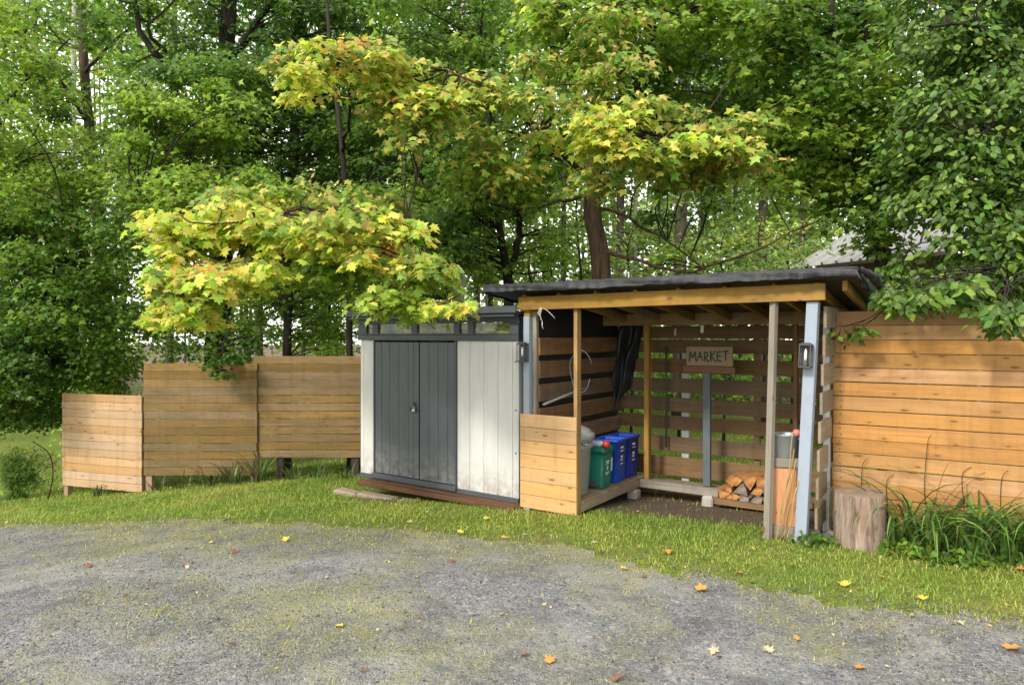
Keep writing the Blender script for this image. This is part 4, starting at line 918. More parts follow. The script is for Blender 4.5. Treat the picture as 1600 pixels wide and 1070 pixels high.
make_tree('double-stemmed dark maple left of the tarp roof forking above the shed', [(795, 640, 11.8), (795, 520, 11.8), (794, 440, 11.8), (786, 390, 11.8), (776, 320, 11.8), (770, 240, 11.7), (758, 140, 11.6), (745, -20, 11.6), (740, -150, 11.6)], [.10, .09, .085, .065, .055, .05, .045, .035, .02],
  [([(793, 430, 11.8), (812, 370, 11.7), (812, 330, 11.6), (832, 265, 11.5), (850, 190, 11.4), (862, 80, 11.3), (866, -60, 11.3)], .062, .025), ([(776, 310, 11.8), (720, 300, 11.5), (650, 270, 11.2)], .02, .006), ([(795, 420, 11.8), (850, 425, 11.4), (895, 400, 11)], .02, .006)],
  [(640, 240, 900, 330, 10.4, 12.5, 28, .45, 192, 'green', 0.097), (560, 290, 780, 420, 9.8, 12, 35, .42, 192, 'green', 0.101), (740, 420, 830, 445, 11, 12, 3, .3, 105, 'lime', 0.088), (800, 340, 900, 420, 11.5, 13, 10, .38, 140, 'lime', 0.088), (600, -80, 860, 100, 10.5, 13, 39, .5, 192, 'green', 0.101), (560, 180, 760, 290, 11, 13.5, 25, .48, 192, 'dark', 0.101)],
  barkm='bark_dark', tmpl=MAPLE_FAR)
make_tree('thick old maple standing behind the tall olive fence section', [(338, 680, 13.5), (340, 560, 13.5), (342, 500, 13.5), (345, 380, 13.5), (350, 230, 13.4), (352, 110, 13.4), (358, 0, 13.3), (362, -160, 13.3)], [.26, .24, .23, .2, .18, .16, .14, .1],
  [([(350, 130, 13.4), (300, 95, 12.8), (245, 88, 12.2), (215, 30, 12), (200, -60, 12)], .09, .03), ([(350, 120, 13.4), (385, 60, 12.8), (420, 10, 12.5), (450, -50, 12.3)], .08, .03), ([(347, 300, 13.4), (280, 250, 12.4), (230, 180, 11.8)], .04, .01), ([(346, 250, 13.4), (400, 240, 13), (450, 180, 12.6)], .05, .015), ([(345, 330, 13.4), (300, 330, 11.8), (220, 310, 10.6)], .03, .008),
   ([(245, 88, 12.2), (235, 60, 12), (265, 10, 11.8)], .05, .02)],
  [(190, 90, 400, 330, 10.6, 13.2, 71, .5, 201, 'green', 0.101), (190, 120, 400, 300, 10, 11, 18, .45, 175, 'lime', 0.101), (300, -80, 640, 90, 11.5, 14, 51, .55, 192, 'dark', 0.106), (380, 110, 600, 330, 12, 14, 48, .5, 192, 'dark', 0.101), (130, -80, 330, 40, 11, 13.5, 18, .5, 157, 'green', 0.106), (250, 270, 460, 320, 9.6, 10.6, 14, .42, 192, 'lime', 0.101), (220, 500, 450, 560, 12, 14.5, 14, .42, 157, 'green', 0.088)],
  barkm='bark_dark', tmpl=MAPLE_FAR, n=14)
make_tree('straight dark young tree behind the join of the olive fence sections', [(447, 680, 12.6), (448, 560, 12.6), (450, 480, 12.6), (454, 330, 12.6), (461, 190, 12.5), (466, 60, 12.4), (470, -120, 12.4)], [.085, .08, .078, .09, .085, .07, .05], [([(455, 300, 12.6), (410, 280, 12.2), (380, 300, 11.8)], .02, .006)],
  [(380, 300, 560, 420, 11.5, 13.5, 28, .45, 175, 'dark', 0.097), (380, 430, 560, 500, 12, 14, 18, .42, 175, 'green', 0.088), (470, 500, 560, 548, 12, 14, 9, .38, 157, 'lime', 0.088), (460, 10, 640, 260, 12.2, 14.5, 41, .5, 175, 'green', 0.101)], barkm='bark_dark', tmpl=MAPLE_FAR, n=9)
make_tree('maple with a mossy trunk behind the low pine fence section', [(182, 700, 15), (178, 600, 15), (168, 500, 15), (158, 400, 15), (152, 320, 15), (140, 200, 14.8), (130, 80, 14.6), (125, -120, 14.6)], [.16, .15, .14, .13, .12, .1, .09, .06],
  [([(165, 470, 15), (120, 520, 13.5), (60, 580, 12.5), (20, 620, 12)], .04, .012), ([(150, 300, 15), (60, 290, 13.5), (0, 270, 12.5)], .05, .015), ([(140, 200, 14.8), (90, 120, 14), (40, 70, 13.4)], .05, .02), ([(135, 120, 14.7), (180, 60, 14), (240, 20, 13.5)], .045, .015)],
  [(-60, 210, 200, 330, 11, 14, 41, .52, 192, 'lime', 0.097), (-60, 330, 250, 470, 11, 14, 62, .5, 201, 'green', 0.097), (0, 460, 230, 570, 11.5, 14.5, 51, .46, 192, 'green', 0.092), (-60, 560, 110, 650, 11.5, 14, 28, .45, 192, 'green', 0.092), (110, 560, 225, 610, 12.5, 14.5, 14, .4, 175, 'lime', 0.088), (-60, -60, 150, 200, 12, 15.5, 37, .5, 175, 'green', 0.106), (-80, 500, 60, 620, 10.5, 11.5, 14, .42, 175, 'dark', 0.092), (30, 640, 110, 665, 12, 13, 5, .3, 140, 'dark', 0.088)], barkm='bark', tmpl=MAPLE_FAR)
make_tree('far left maple whose boughs reach in at the picture edge', [(-70, 700, 11.5), (-60, 500, 11.5), (-40, 300, 11.3), (-30, 100, 11.2), (-20, -120, 11.2)], [.13, .12, .11, .09, .06],
  [([(-55, 460, 11.5), (20, 400, 11.4), (100, 340, 11.2)], .03, .008), ([(-35, 200, 11.3), (40, 130, 11.4), (110, 60, 11.6)], .04, .012), ([(-50, 560, 11.5), (30, 590, 11.6), (80, 640, 11.8)], .03, .008)],
  [(-90, 0, 60, 300, 9.8, 12.5, 25, .5, 175, 'lime', 0.101), (-90, 320, 90, 600, 10.5, 12.6, 35, .48, 175, 'green', 0.097), (-90, 560, 40, 660, 11, 12.6, 16, .42, 192, 'green', 0.088)], barkm='bark_dark', tmpl=MAPLE_FAR)
make_tree('young twin-stemmed maple standing behind the right end of the tarp roof', [(1378, 600, 9.2), (1378, 420, 9.2), (1379, 330, 9.2), (1374, 180, 9.1), (1362, 100, 9), (1348, 20, 9), (1335, -120, 9)], [.06, .055, .045, .04, .035, .03, .02],
  [([(1378, 415, 9.2), (1366, 385, 9.2), (1351, 330, 9.1), (1332, 230, 9), (1312, 130, 8.9), (1302, 50, 8.8), (1292, -80, 8.8)], .045, .02), ([(1374, 190, 9.1), (1420, 160, 8.6), (1480, 100, 8.2)], .02, .006), ([(1330, 220, 9), (1270, 190, 9), (1200, 195, 9)], .018, .006)],
  [(1190, 160, 1400, 300, 8.2, 10, 32, .4, 112, 'lime', 0.099), (1200, -60, 1440, 160, 8.2, 10.5, 53, .45, 118, 'green', 0.104), (1300, 260, 1440, 335, 8.3, 10, 14, .38, 106, 'green', 0.099), (1360, 170, 1480, 330, 8.5, 10.5, 18, .4, 112, 'dark', 0.099), (1350, 345, 1420, 400, 8.4, 9.4, 9, .24, 70, 'green', .095), (1200, 300, 1290, 335, 9, 11, 3, .3, 62, 'lime', 0.099)],
  barkm='bark_dark', tmpl=MAPLE_MID, n=8)
make_tree('dark broad-leaved tree overhanging the orange fence from the right edge', [(1730, 700, 7.6), (1720, 500, 7.6), (1700, 300, 7.5), (1690, 120, 7.4), (1680, -100, 7.4)], [.14, .13, .12, .1, .07],
  [([(1705, 360, 7.5), (1640, 300, 7.2), (1560, 270, 7), (1480, 330, 6.9), (1420, 390, 6.8)], .035, .008), ([(1700, 300, 7.5), (1600, 230, 6.9), (1500, 200, 6.7)], .04, .01), ([(1690, 150, 7.4), (1560, 60, 7), (1440, 40, 7)], .045, .012), ([(1712, 440, 7.6), (1640, 400, 6.9), (1570, 440, 6.4)], .03, .008)],
  [(1470, 60, 1680, 300, 6.6, 8.5, 60, .38, 170, 'broad', 0.079), (1400, 250, 1520, 350, 6.8, 8.4, 8, .28, 113, 'broad', 0.076), (1510, 300, 1660, 470, 6.2, 7.6, 31, .32, 153, 'broad', 0.079), (1385, 415, 1500, 475, 6.6, 8, 17, .25, 137, 'broad', 0.072), (1395, 450, 1440, 490, 6.1, 6.5, 3, .16, 72, 'broad', 0.072), (1545, 470, 1600, 505, 5.4, 5.9, 5, .17, 72, 'broad', 0.076), (1430, -80, 1680, 80, 7, 9, 46, .42, 162, 'broad', 0.083), (1385, 440, 1470, 478, 5.45, 5.8, 6, .16, 50, 'broad', .085), (1540, 470, 1610, 515, 5.05, 5.3, 5, .14, 42, 'broad', .085), (1450, 440, 1600, 470, 5.3, 5.7, 6, .18, 50, 'broad', .085), (1318, 512, 1350, 530, 5.75, 5.85, 2, .09, 20, 'broad', .08), (1325, 515, 1345, 535, 6.0, 6.2, 1, .1, 22, 'broad', 0.065), (1400, 130, 1500, 300, 7, 8.6, 21, .38, 153, 'broad', 0.079), (1500, 300, 1620, 420, 8, 9, 16, .4, 145, 'dark', 0.079)],
  barkm='bark_dark', leaf='leaf_gloss', tmpl=OVATE, name='broadleaf_tree', twig_r=.006)
make_tree('hemlock-like sapling whose drooping twig hangs before the olive fence', [(330, 650, 10.95), (336, 600, 10.95), (345, 560, 10.95), (350, 530, 11.0)], [.015, .014, .012, .008], [], [(325, 550, 372, 585, 10.3, 10.65, 5, .22, 60, 'dark', .08), (370, 520, 440, 545, 11.4, 12, 4, .3, 70, 'dark', .08)], barkm='bark_dark', name='sapling', n=6)

# pale pole-like trunk and the row of tall thin trunks further off
FAR = [(717, 24, .19, 'bark_pale', 'smooth pale grey trunk standing just behind the storage shed roof', 13.2),
 (698, 24, .17, 'bark_far', 'dark trunk directly left of the smooth pale trunk', 15), (745, 26, .16, 'bark_far', 'thin straight trunk just right of the smooth pale trunk', 19), (762, 20, .14, 'bark_far', 'far thin trunk between the pale trunk and the double stem', 22),
 (968, 30, .22, 'bark_far', 'far trunk just right of the big reddish maple', 22), (993, 24, .12, 'bark_pale', 'far pale slim trunk over the middle of the tarp roof', 26), (1062, 40, .34, 'bark_far', 'stout far trunk rising above the centre of the tarp roof', 21), (1098, 20, .13, 'bark_far', 'slim far trunk right of the stout far trunk', 27),
 (1140, 20, .15, 'bark_far', 'slim far trunk above the sign side of the tarp roof', 30), (1191, 32, .25, 'bark_far', 'far trunk above the right half of the tarp roof', 20), (1216, 20, .13, 'bark_far', 'thin far trunk left of the metal roof', 24), (1254, 24, .2, 'bark_far', 'dark far trunk beside the corner of the metal house roof', 19), (1296, 20, .2, 'bark_far', 'far trunk behind the slope of the metal roof', 26),
 (655, 20, .2, 'bark_far', 'far trunk left of the pale trunk behind the shed', 20), (620, 18, .18, 'bark_far', 'far trunk behind the yellow branches', 24), (600, 18, .15, 'bark_far', 'second far trunk behind the yellow branches', 28), (505, 18, .2, 'bark_far', 'far trunk between the straight young tree and the slender maple', 21),
 (405, 18, .22, 'bark_far', 'far trunk right of the thick old maple', 22), (265, 18, .22, 'bark_far', 'far trunk left of the thick old maple', 21), (115, 18, .18, 'bark_pale', 'far pale trunk left of the low pine fence', 24), (60, 18, .2, 'bark_far', 'far trunk over the far left lawn', 26), (880, 18, .16, 'bark_far', 'far trunk left of the big reddish maple', 24), (850, 18, .13, 'bark_far', 'thin far trunk right of the double stem', 28), (1030, 18, .12, 'bark_far', 'thin far trunk left of the stout far trunk', 30), (1166, 18, .10, 'bark_far', 'thinnest far trunk over the tarp roof', 33)]
for i, (px, w_, r_, bk_, lab, Y) in enumerate(FAR):
    lean = random.uniform(-10, 10); top = EYE-0
    r_ *= .62; tr = [(px, 640, Y), (px, 450, Y), (px+lean*.3, 300, Y), (px+lean*.7, 120, Y), (px+lean, -80, Y)]
    mid = 640 < px < 1300
    ms = []
    if i == 0: ms = [(px-60, 60, px+60, 260, Y-1, Y+1, 10, .6, 80, 'green', .12)]
    else:
        ms = [(px-110, -120, px+110, 70, Y-1.5, Y+2, 16, .95, 115, 'green', .17), (px-100, 60, px+100, 250, Y-1.5, Y+2, 15, .9, 110, random.choice(['lime', 'green']), .17)]
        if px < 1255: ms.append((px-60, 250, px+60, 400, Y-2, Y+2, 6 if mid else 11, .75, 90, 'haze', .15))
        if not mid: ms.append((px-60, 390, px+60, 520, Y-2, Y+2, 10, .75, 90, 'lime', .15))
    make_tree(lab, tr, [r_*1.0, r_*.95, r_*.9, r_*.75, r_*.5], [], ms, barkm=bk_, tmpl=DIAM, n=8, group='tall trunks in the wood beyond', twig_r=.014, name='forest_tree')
# brighter understory saplings in the clearing behind the roof
US = [(905, 330, 'lime', 14, 'bright green sapling foliage just left of the big reddish maple trunk'), (860, 360, 'lime', 16, 'bright green sapling between double stem and big maple'), (985, 400, 'haze', 15, 'sunlit sapling right of the big maple trunk above the roof'), (1060, 410, 'lime', 16, 'green sapling over the middle of the tarp roof'),
      (1130, 400, 'haze', 15, 'yellowish sapling over the sign side of the tarp roof'), (1190, 375, 'turning', 17, 'yellow-green sapling above the right half of the tarp roof'), (1260, 340, 'turning', 18, 'yellow-green sapling left of the metal roof, highest'), (1235, 400, 'haze', 15, 'low bright sapling at the corner of the metal roof'),
      (760, 370, 'haze', 17, 'sunlit sapling between pale trunk and double stem'), (620, 470, 'haze', 15, 'bright sapling behind the left half of the storage shed'), (510, 500, 'lime', 15, 'bright sapling behind the olive fence near the shed'), (830, 420, 'lime', 15, 'low bright sapling just above the left end of the tarp roof')]
for px, py, pal, Y, lab in US:
    make_tree(lab, [(px, 600, Y), (px+5, 480, Y), (px-5, py, Y), (px+4, py-40, Y)], [.035, .028, .018, .008], [], [(px-48, py-30, px+48, 455 if px < 1300 else 430, Y-1, Y+1, 7 if py > 330 else 9, .5, 80, pal, .11)], barkm='bark_dark', n=6, group='understory saplings behind the sheds', name='sapling')

# far-off wood, one mass: distant leaf clumps and thin stems, beyond the single trees
def far_wood():
    L = Leaves(); st_ = MB()
    for i in range(1000):
        Y = random.uniform(30, 55); x = random.uniform(-1.05, 1.05)*Y; g_ = zf(x, Y); px = 800+x/Y*FPX
        clear = 640 < px < 1330
        z = g_+random.random()**(1.0 if not clear else 1.25)*(24 if not clear else 20)
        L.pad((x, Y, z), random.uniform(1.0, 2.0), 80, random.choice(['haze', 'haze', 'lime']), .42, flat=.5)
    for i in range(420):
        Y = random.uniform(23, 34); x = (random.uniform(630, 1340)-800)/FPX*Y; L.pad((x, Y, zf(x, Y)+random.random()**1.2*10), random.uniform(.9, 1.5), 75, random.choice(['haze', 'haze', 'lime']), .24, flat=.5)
    for i in range(190):
        Y = random.uniform(18, 32); x = random.uniform(-1.0, 1.0)*Y; L.pad((x, Y, zf(x, Y)+random.uniform(.3, 1.6)), random.uniform(.7, 1.2), 80, random.choice(['haze', 'lime', 'green']), .17, flat=.6)
    p, t_, n_, s_, c_ = L.cat()
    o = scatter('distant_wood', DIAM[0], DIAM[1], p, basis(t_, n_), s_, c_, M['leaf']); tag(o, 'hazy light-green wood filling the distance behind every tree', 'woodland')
    for i in range(80):
        Y = random.uniform(28, 52); x = random.uniform(-1., 1.)*Y; g_ = zf(x, Y); r_ = random.uniform(.05, .12)
        st_.tube([(x, Y, g_), (x+random.gauss(0, .2), Y, g_+8), (x+random.gauss(0, .5), Y, g_+19)], [r_, r_*.85, r_*.5], 6, caps=False)
    o = st_.build('distant_stems', M['bark_far']); tag(o, 'many thin distant tree stems', 'woodland', kind='stuff')
far_wood()

# ------------------------------------------------------------------ plants
def blade_strip(L_, w_, arch, n_=7):
    vs = []; ang = R(78+random.uniform(-8, 8)); p = Vector((0, 0, 0)); fs = []
    for i in range(n_+1):
        t_ = i/n_; ww = w_*(1-t_**2.2)*.5*(.55+1.3*min(t_*3, .35)); 
        vs += [(-ww, p.y, p.z+.25*ww), (0, p.y, p.z-.25*ww), (ww, p.y, p.z+.25*ww)]
        p = p+Vector((0, math.cos(ang), math.sin(ang)))*(L_/n_); ang -= arch/n_*(.5+1.4*t_)
    for i in range(n_):
        for k in range(2): fs.append((i*3+k, i*3+k+1, (i+1)*3+k+1, (i+1)*3+k))
    return vs, fs
def strap_meshes(cols, n=8, L_=(.45, .75), w_=(.014, .022), name='leaf', mat='blade'):
    out = []
    for k in range(n):
        vs, fs = blade_strip(random.uniform(*L_), random.uniform(*w_), R(random.uniform(85, 175)))
        c = cols[k % len(cols)]; out.append(mesh_np(name, np.array(vs), np.concatenate([np.array(f) for f in fs]), np.array([4]*len(fs)), M[mat], np.repeat(np.array([c]), len(vs), 0), True))
    return out
GR = strap_meshes([(.06, .15, .025), (.10, .21, .035), (.15, .28, .05), (.045, .11, .02), (.20, .30, .07)], 15, (.45, .75), (.020, .032))
DK = strap_meshes([(.035, .06, .018), (.055, .09, .025), (.08, .11, .03), (.10, .09, .04)], 10, (.4, .75))
BR = strap_meshes([(.13, .09, .05), (.20, .15, .07)], 4, (.5, .9), (.006, .01))
def clump(x, y, n, sets, label, spread=.10, s=(.7, 1.15), name='daylily', group='daylily clumps along the orange fence', cat='plant'):
    z = zf(x, y); r = empty(name, (x, y, z), random.uniform(0, 6), label, cat, group)
    for i in range(n):
        me = random.choice(random.choices(*zip(*sets))[0]); o = bpy.data.objects.new('leaf', me); C.objects.link(o); o.parent = r
        a_ = random.uniform(0, 6.283); rr = spread*random.random()**.5; sc_ = random.uniform(*s)
        o.location = (rr*math.cos(a_+1.57), rr*math.sin(a_+1.57), -.01); o.rotation_euler = (random.gauss(-.05, .14), random.gauss(0, .12), a_+random.gauss(0, .5)); o.scale = (random.uniform(.8, 1.2), sc_, sc_)
    return r
mixr = [(GR, .83), (DK, .12), (BR, .05)]
def FB(px, off):                                          # ground point in front of the orange fence
    k = (px-800)/FPX; t_ = (k*6.145-2.92)/(.861+.509*k); return 2.92+.861*t_-.509*off, 6.145-.509*t_-.861*off
for px, off, n, lab in [(1402, .22, 44, 'leafy daylily clump right beside the stump'), (1455, .32, 60, 'bushy daylily clump with broad arching leaves, second from the stump'), (1512, .36, 64, 'bright green daylily clump in the middle of the fence bed'), (1566, .28, 54, 'daylily clump near the right picture edge'), (1625, .34, 44, 'daylily clump cut off by the right picture edge')]:
    clump(*FB(px, off), n, mixr, lab, s=(.9, 1.5))
for px, off, n, lab in [(1432, .14, 18, 'sparse dark daylily tuft close to the orange boards'), (1540, .14, 18, 'dark arching daylily tuft against the orange boards on the right')]:
    clump(*FB(px, off), n, [(DK, .7), (BR, .3)], lab, s=(1.2, 1.6))
def weeds(px, py, n, label):                              # low leafy ground cover plants
    g = G(px, py); L = Leaves()
    for _ in range(n):
        L.pad((g.x+random.gauss(0, .10), g.y+random.gauss(0, .06), g.z+random.uniform(.02, .11)), .09, 26, random.choice(['broad', 'green', 'lime']), .05, flat=.6)
    p, t_, n_, s_, c_ = L.cat(); p[:, 2] = np.maximum(p[:, 2], zg(p[:, 0], p[:, 1])+.005)
    tag(scatter('ground_cover', OVATE[0], OVATE[1], p, basis(t_, n_), s_, c_, M['leaf']), label, 'ground cover')
for px, py, n, lab in [(1405, 868, 6, 'low leafy ground cover at the foot of the first daylily'), (1450, 876, 8, 'low leafy ground cover under the daylilies, middle'), (1520, 884, 8, 'low leafy ground cover in front of the bright daylily'), (1590, 878, 16, 'dark leafy ground cover at the right edge of the bed'), (1268, 855, 3, 'small green weeds in front of the stones')]: weeds(px, py, n, lab)
DG = [(DK, .75), (GR, .1), (BR, .15)]
for x, y, n, s_, lab in [(-3.95, 10.62, 46, (1.0, 1.35), 'tall dark grassy clump where the two olive fence sections meet'), (-4.3, 10.55, 34, (.8, 1.1), 'dark grassy clump under the tall olive fence section'), (-4.7, 10.6, 26, (.6, .9), 'low dark grassy clump left of the tall dark one'), (-5.15, 10.6, 24, (.6, .85), 'low dark clump near the pine fence corner post'), (-5.5, 10.55, 16, (.5, .75), 'small clump at the foot of the pine fence corner post'),
                     (-6.6, 10.9, 18, (.45, .7), 'small grassy clump under the low pine fence'), (-3.4, 10.6, 20, (.45, .7), 'short dark clump under the gappy olive fence, left'), (-3.0, 10.55, 22, (.45, .7), 'short dark clump under the gappy olive fence, middle'), (-2.55, 10.45, 22, (.45, .75), 'short dark clump beside the storage shed corner')]:
    clump(x, y, n, DG, lab, .13, s_, 'grass_clump', 'dark clumps along the left fences')
def twigs(pts, r_, label, grp):
    a_ = Vector(pts[0]); pp, rr = catmull(pts, [r_*(1-.1*i) for i in range(len(pts))], 5)
    tag(MB().tube([p-a_ for p in pp], rr, 5).build('dry_stalk', M['twig'], None, a_), label, 'stalk', grp)
for px, h, lean, lab in ((1350, .62, .0, 'dry stalk rising right behind the stump'), (1385, .5, .03, 'short dry stalk just right of the stump'), (1455, .85, -.04, 'tallest dry stalk before the orange fence'), (1500, .6, .05, 'dry stalk right of the tallest one, before the orange fence'), (1566, .6, .0, 'dry stalk nearest the right picture edge')):
    g = Vector((*FB(px, .08), 0)); g.z = zf(g.x, g.y); twigs([(g.x, g.y, g.z), (g.x+lean, g.y+.03, g.z+h*.5), (g.x+lean*.5, g.y+.02, g.z+h), (g.x+lean+.04, g.y, g.z+h+.08)], .0035, lab, 'dry stalks before the orange fence')
# feathery dark shrub at the far left
g = G(22, 782); sh = empty('feathery_shrub', (g.x, g.y, g.z), 0, 'low feathery dark green shrub at the left picture edge', 'shrub'); L = Leaves()
b = MB()
for k in range(34):
    a_ = random.uniform(0, 6.28); rr = random.uniform(.05, .75); top = Vector((rr*math.cos(a_), rr*math.sin(a_)*.7, random.uniform(.3, .9))); pp, r2 = catmull([(0, 0, 0), top*.5+Vector((0, 0, .12)), top], [.008, .005, .002], 4); b.tube(pp, r2, 4, caps=False)
    for t_ in (.2, .4, .55, .7, .85, 1): L.pad(tuple(pp[min(len(pp)-1, int(t_*(len(pp)-1)))]), .16, 40, random.choice(['dark', 'green', 'green']), .05, flat=.7)
x = b.build('stem_mass', M['twig'], sh); x['kind'] = 'stuff'
p, t_, n_, s_, c_ = L.cat(); scatter('foliage', halves([(0, 0), (.07, .3), (.06, .7), (0, 1)], .2, .1)[0], halves([(0, 0), (.07, .3), (.06, .7), (0, 1)], .2, .1)[1], p, basis(t_, n_), s_*1.5, c_, M['leaf'], sh)
g = G(75, 780); pts = [(g.x, g.y, g.z), (g.x+.08, g.y, g.z+.4), (g.x+.02, g.y, g.z+.75), (g.x-.25, g.y, g.z+.95)]; twigs(pts, .012, 'thin arching dark stem beside the feathery shrub', 'arching stem')

# ------------------------------------------------------------------ grass, gravel, fallen leaves
def in_building(X, Y):
    u, v = to_uv(X, Y); a_ = (u > -.02) & (u < .7) & (v > -.02) & (v < 2.1)
    dx = X-S0[0]; dy = Y-S0[1]; x_ = dx*.8157-dy*.5786; y_ = dx*.5786+dy*.8157; return a_ | ((x_ > -.02) & (x_ < SW) & (y_ > -.22) & (y_ < SD))
def grass(name, X, Y, hgt, wid, cols, label, lean=.45, kind='stuff'):
    n = len(X); Z = zg(X, Y); 
    tv = [(-.5, 0, 0), (.5, 0, 0), (-.32, .18, .55), (.32, .18, .55), (0, .55, 1)]; tf = [(0, 1, 3, 2), (2, 3, 4)]
    a_ = rng.uniform(0, 6.283, n); c_, s_ = np.cos(a_), np.sin(a_); R3 = np.zeros((n, 3, 3)); R3[:, 0, 0] = c_; R3[:, 0, 1] = -s_; R3[:, 1, 0] = s_; R3[:, 1, 1] = c_; R3[:, 2, 2] = 1
    scl = np.stack([wid, hgt*rng.uniform(.3, 1.5, n)*lean*2, hgt], 1)
    o = scatter(name, tv, tf, np.stack([X, Y, Z-.003], 1), R3, scl, cols, M['blade']); return tag(o, label, 'grass')
def gcols(n, X, Y):
    base = np.array([(.13, .22, .03), (.185, .285, .04), (.255, .33, .05), (.34, .36, .075), (.40, .35, .12)]); w = vnoise(X, Y, 2.2, 5)+rng.normal(0, .35, n)
    i = np.clip((2.2+1.9*w+.9*vnoise(X, Y, 6.5, 77)), 0, 4).astype(int); return np.clip(base[i]*(1+.2*rng.standard_normal((n, 1))), .01, .6)
N = 440000; X = rng.uniform(-10.5, 6.2, N); Y = 4.0+8.3*rng.random(N)**1.3; ey = edge_y(X)
d = Y-ey+.20*vnoise(X, Y, 7, 3)+.12*vnoise(X, Y, 19, 4)
vis = (np.abs(X) < .80*Y+.7) & (d > -.10)
den = np.clip(.15+d*1.5+.32*vnoise(X, Y, 9, 55), 0, 1)*np.clip(.9+.9*vnoise(X, Y, 5.5, 56), .3, 1)*(1-.93*soil_at(X, Y))*np.clip(1.1+.6*vnoise(X, Y, 3.1, 8), .25, 1)*np.clip(1.25-(Y-6)*.07, .5, 1)
keep = vis & (rng.random(N) < den) & ~in_building(X, Y)
fx = (X-2.92)*.509+(Y-6.145)*.861; keep &= ~((X > 2.9) & (fx > 0))
X, Y = X[keep], Y[keep]; n = len(X); print('lawn blades', n)
grass('lawn_grass', X, Y, (.012+.034*rng.random(n)**1.6)*(1+.03*(Y-5))*np.clip(1+.35*vnoise(X, Y, 2.5, 61), .6, 1.5), rng.uniform(.0045, .0095, n)*(1+.06*(Y-5)), gcols(n, X, Y), 'mown green and yellowish lawn grass between driveway and sheds', lean=.8)
# lawn behind the fences and the shelter
N = 30000; Y = 9+rng.random(N)**1.3*9; X = rng.uniform(-.85, .75, N)*Y; keep = (rng.random(N) < .95*(1-.9*soil_at(X, Y))) & (Y > edge_y(X)+2.0) & ~((Y < 12.3) & (X < 0) & (Y < 11)) & ~in_building(X, Y)
X, Y = X[keep], Y[keep]; n = len(X)
grass('back_lawn_grass', X, Y, rng.uniform(.04, .09, n), rng.uniform(.012, .02, n), np.clip(gcols(n, X, Y)*np.array([1.0, 1.12, .9]), 0, 1), 'bright lawn grass behind the fences and the slatted shelter wall')
# grass and moss invading the driveway
N = 620000; X = rng.uniform(-7.5, 4.6, N); Y = rng.uniform(3.2, 9, N); ey = edge_y(X); d = ey-Y
den = np.clip(moss_at(X, Y)-.05, 0, 1)**1.3*np.clip(.5+1.6*vnoise(X, Y, 17, 71), 0, 1.4)*.55+np.exp(-np.clip(d, 0, 9)/.22)*np.clip(.55+.7*vnoise(X, Y, 11, 72), 0, 1.2)+.004
keep = (d > 0) & (np.abs(X) < .8*Y+.1) & (rng.random(N) < den*.62); X, Y = X[keep], Y[keep]; n = len(X); print('driveway blades', n)
cc = np.array([(.30, .33, .06), (.40, .38, .09), (.46, .40, .15), (.22, .27, .05)])[rng.integers(0, 4, n)]*(1+.2*rng.standard_normal((n, 1)))
grass('driveway_grass', X, Y, rng.uniform(.008, .03, n), rng.uniform(.004, .008, n), np.clip(cc, .01, .6), 'sparse yellowish grass and moss tufts growing through the gravel', lean=.8)
# loose stones
N = 88000; Y = 3.0+6*rng.random(N)**1.5; X = rng.uniform(-.82, .82, N)*Y; d = edge_y(X)-Y; w = vnoise(X, Y, 1.6, 31)+.5*vnoise(X, Y, 6, 32)
keep = (d > -.38) & (rng.random(N) < np.clip(1+d*2.6, 0, 1)) & (rng.random(N) < np.clip(.62+.6*w, .15, 1)); X, Y = X[keep], Y[keep]; n = len(X); print('stones', n)
tv = [(1, 0, 0), (0, 1, 0), (-1, 0, 0), (0, -1, 0), (.1, .1, .8), (.0, -.1, -.5)]; tf = [(0, 1, 4), (1, 2, 4), (2, 3, 4), (3, 0, 4), (1, 0, 5), (2, 1, 5), (3, 2, 5), (0, 3, 5)]
E_ = rng.uniform(0, 6.283, n); c_, s_ = np.cos(E_), np.sin(E_); tl = rng.normal(0, .35, (n, 2)); R3 = np.zeros((n, 3, 3)); R3[:, 0, 0] = c_; R3[:, 0, 1] = -s_; R3[:, 1, 0] = s_; R3[:, 1, 1] = c_; R3[:, 2, 2] = 1; R3[:, 2, 0] = tl[:, 0]; R3[:, 2, 1] = tl[:, 1]
sz = .0028+.0075*rng.random(n)**3; sz[rng.random(n) < .004] *= 1.9; scl = np.stack([sz*rng.uniform(.8, 1.5, n), sz*rng.uniform(.6, 1.1, n), sz*rng.uniform(.5, .9, n)], 1)
gv = rng.uniform(.05, .28, (n, 1))**1.0; cols = gv*np.array([[1, 1.0, 1.03]])*(1+.05*rng.standard_normal((n, 3)))
M['pebble'] = newmat('pebble', .85, .25); _t = NT(M['pebble']); a_ = _t.new('ShaderNodeAttribute'); a_.attribute_name = 'col'; _t.base(a_.outputs['Color'])
tag(scatter('loose_gravel', tv, tf, np.stack([X, Y, zg(X, Y)+.007], 1), R3, scl, cols, M['pebble']), 'loose grey gravel chips strewn over the driveway', 'gravel')
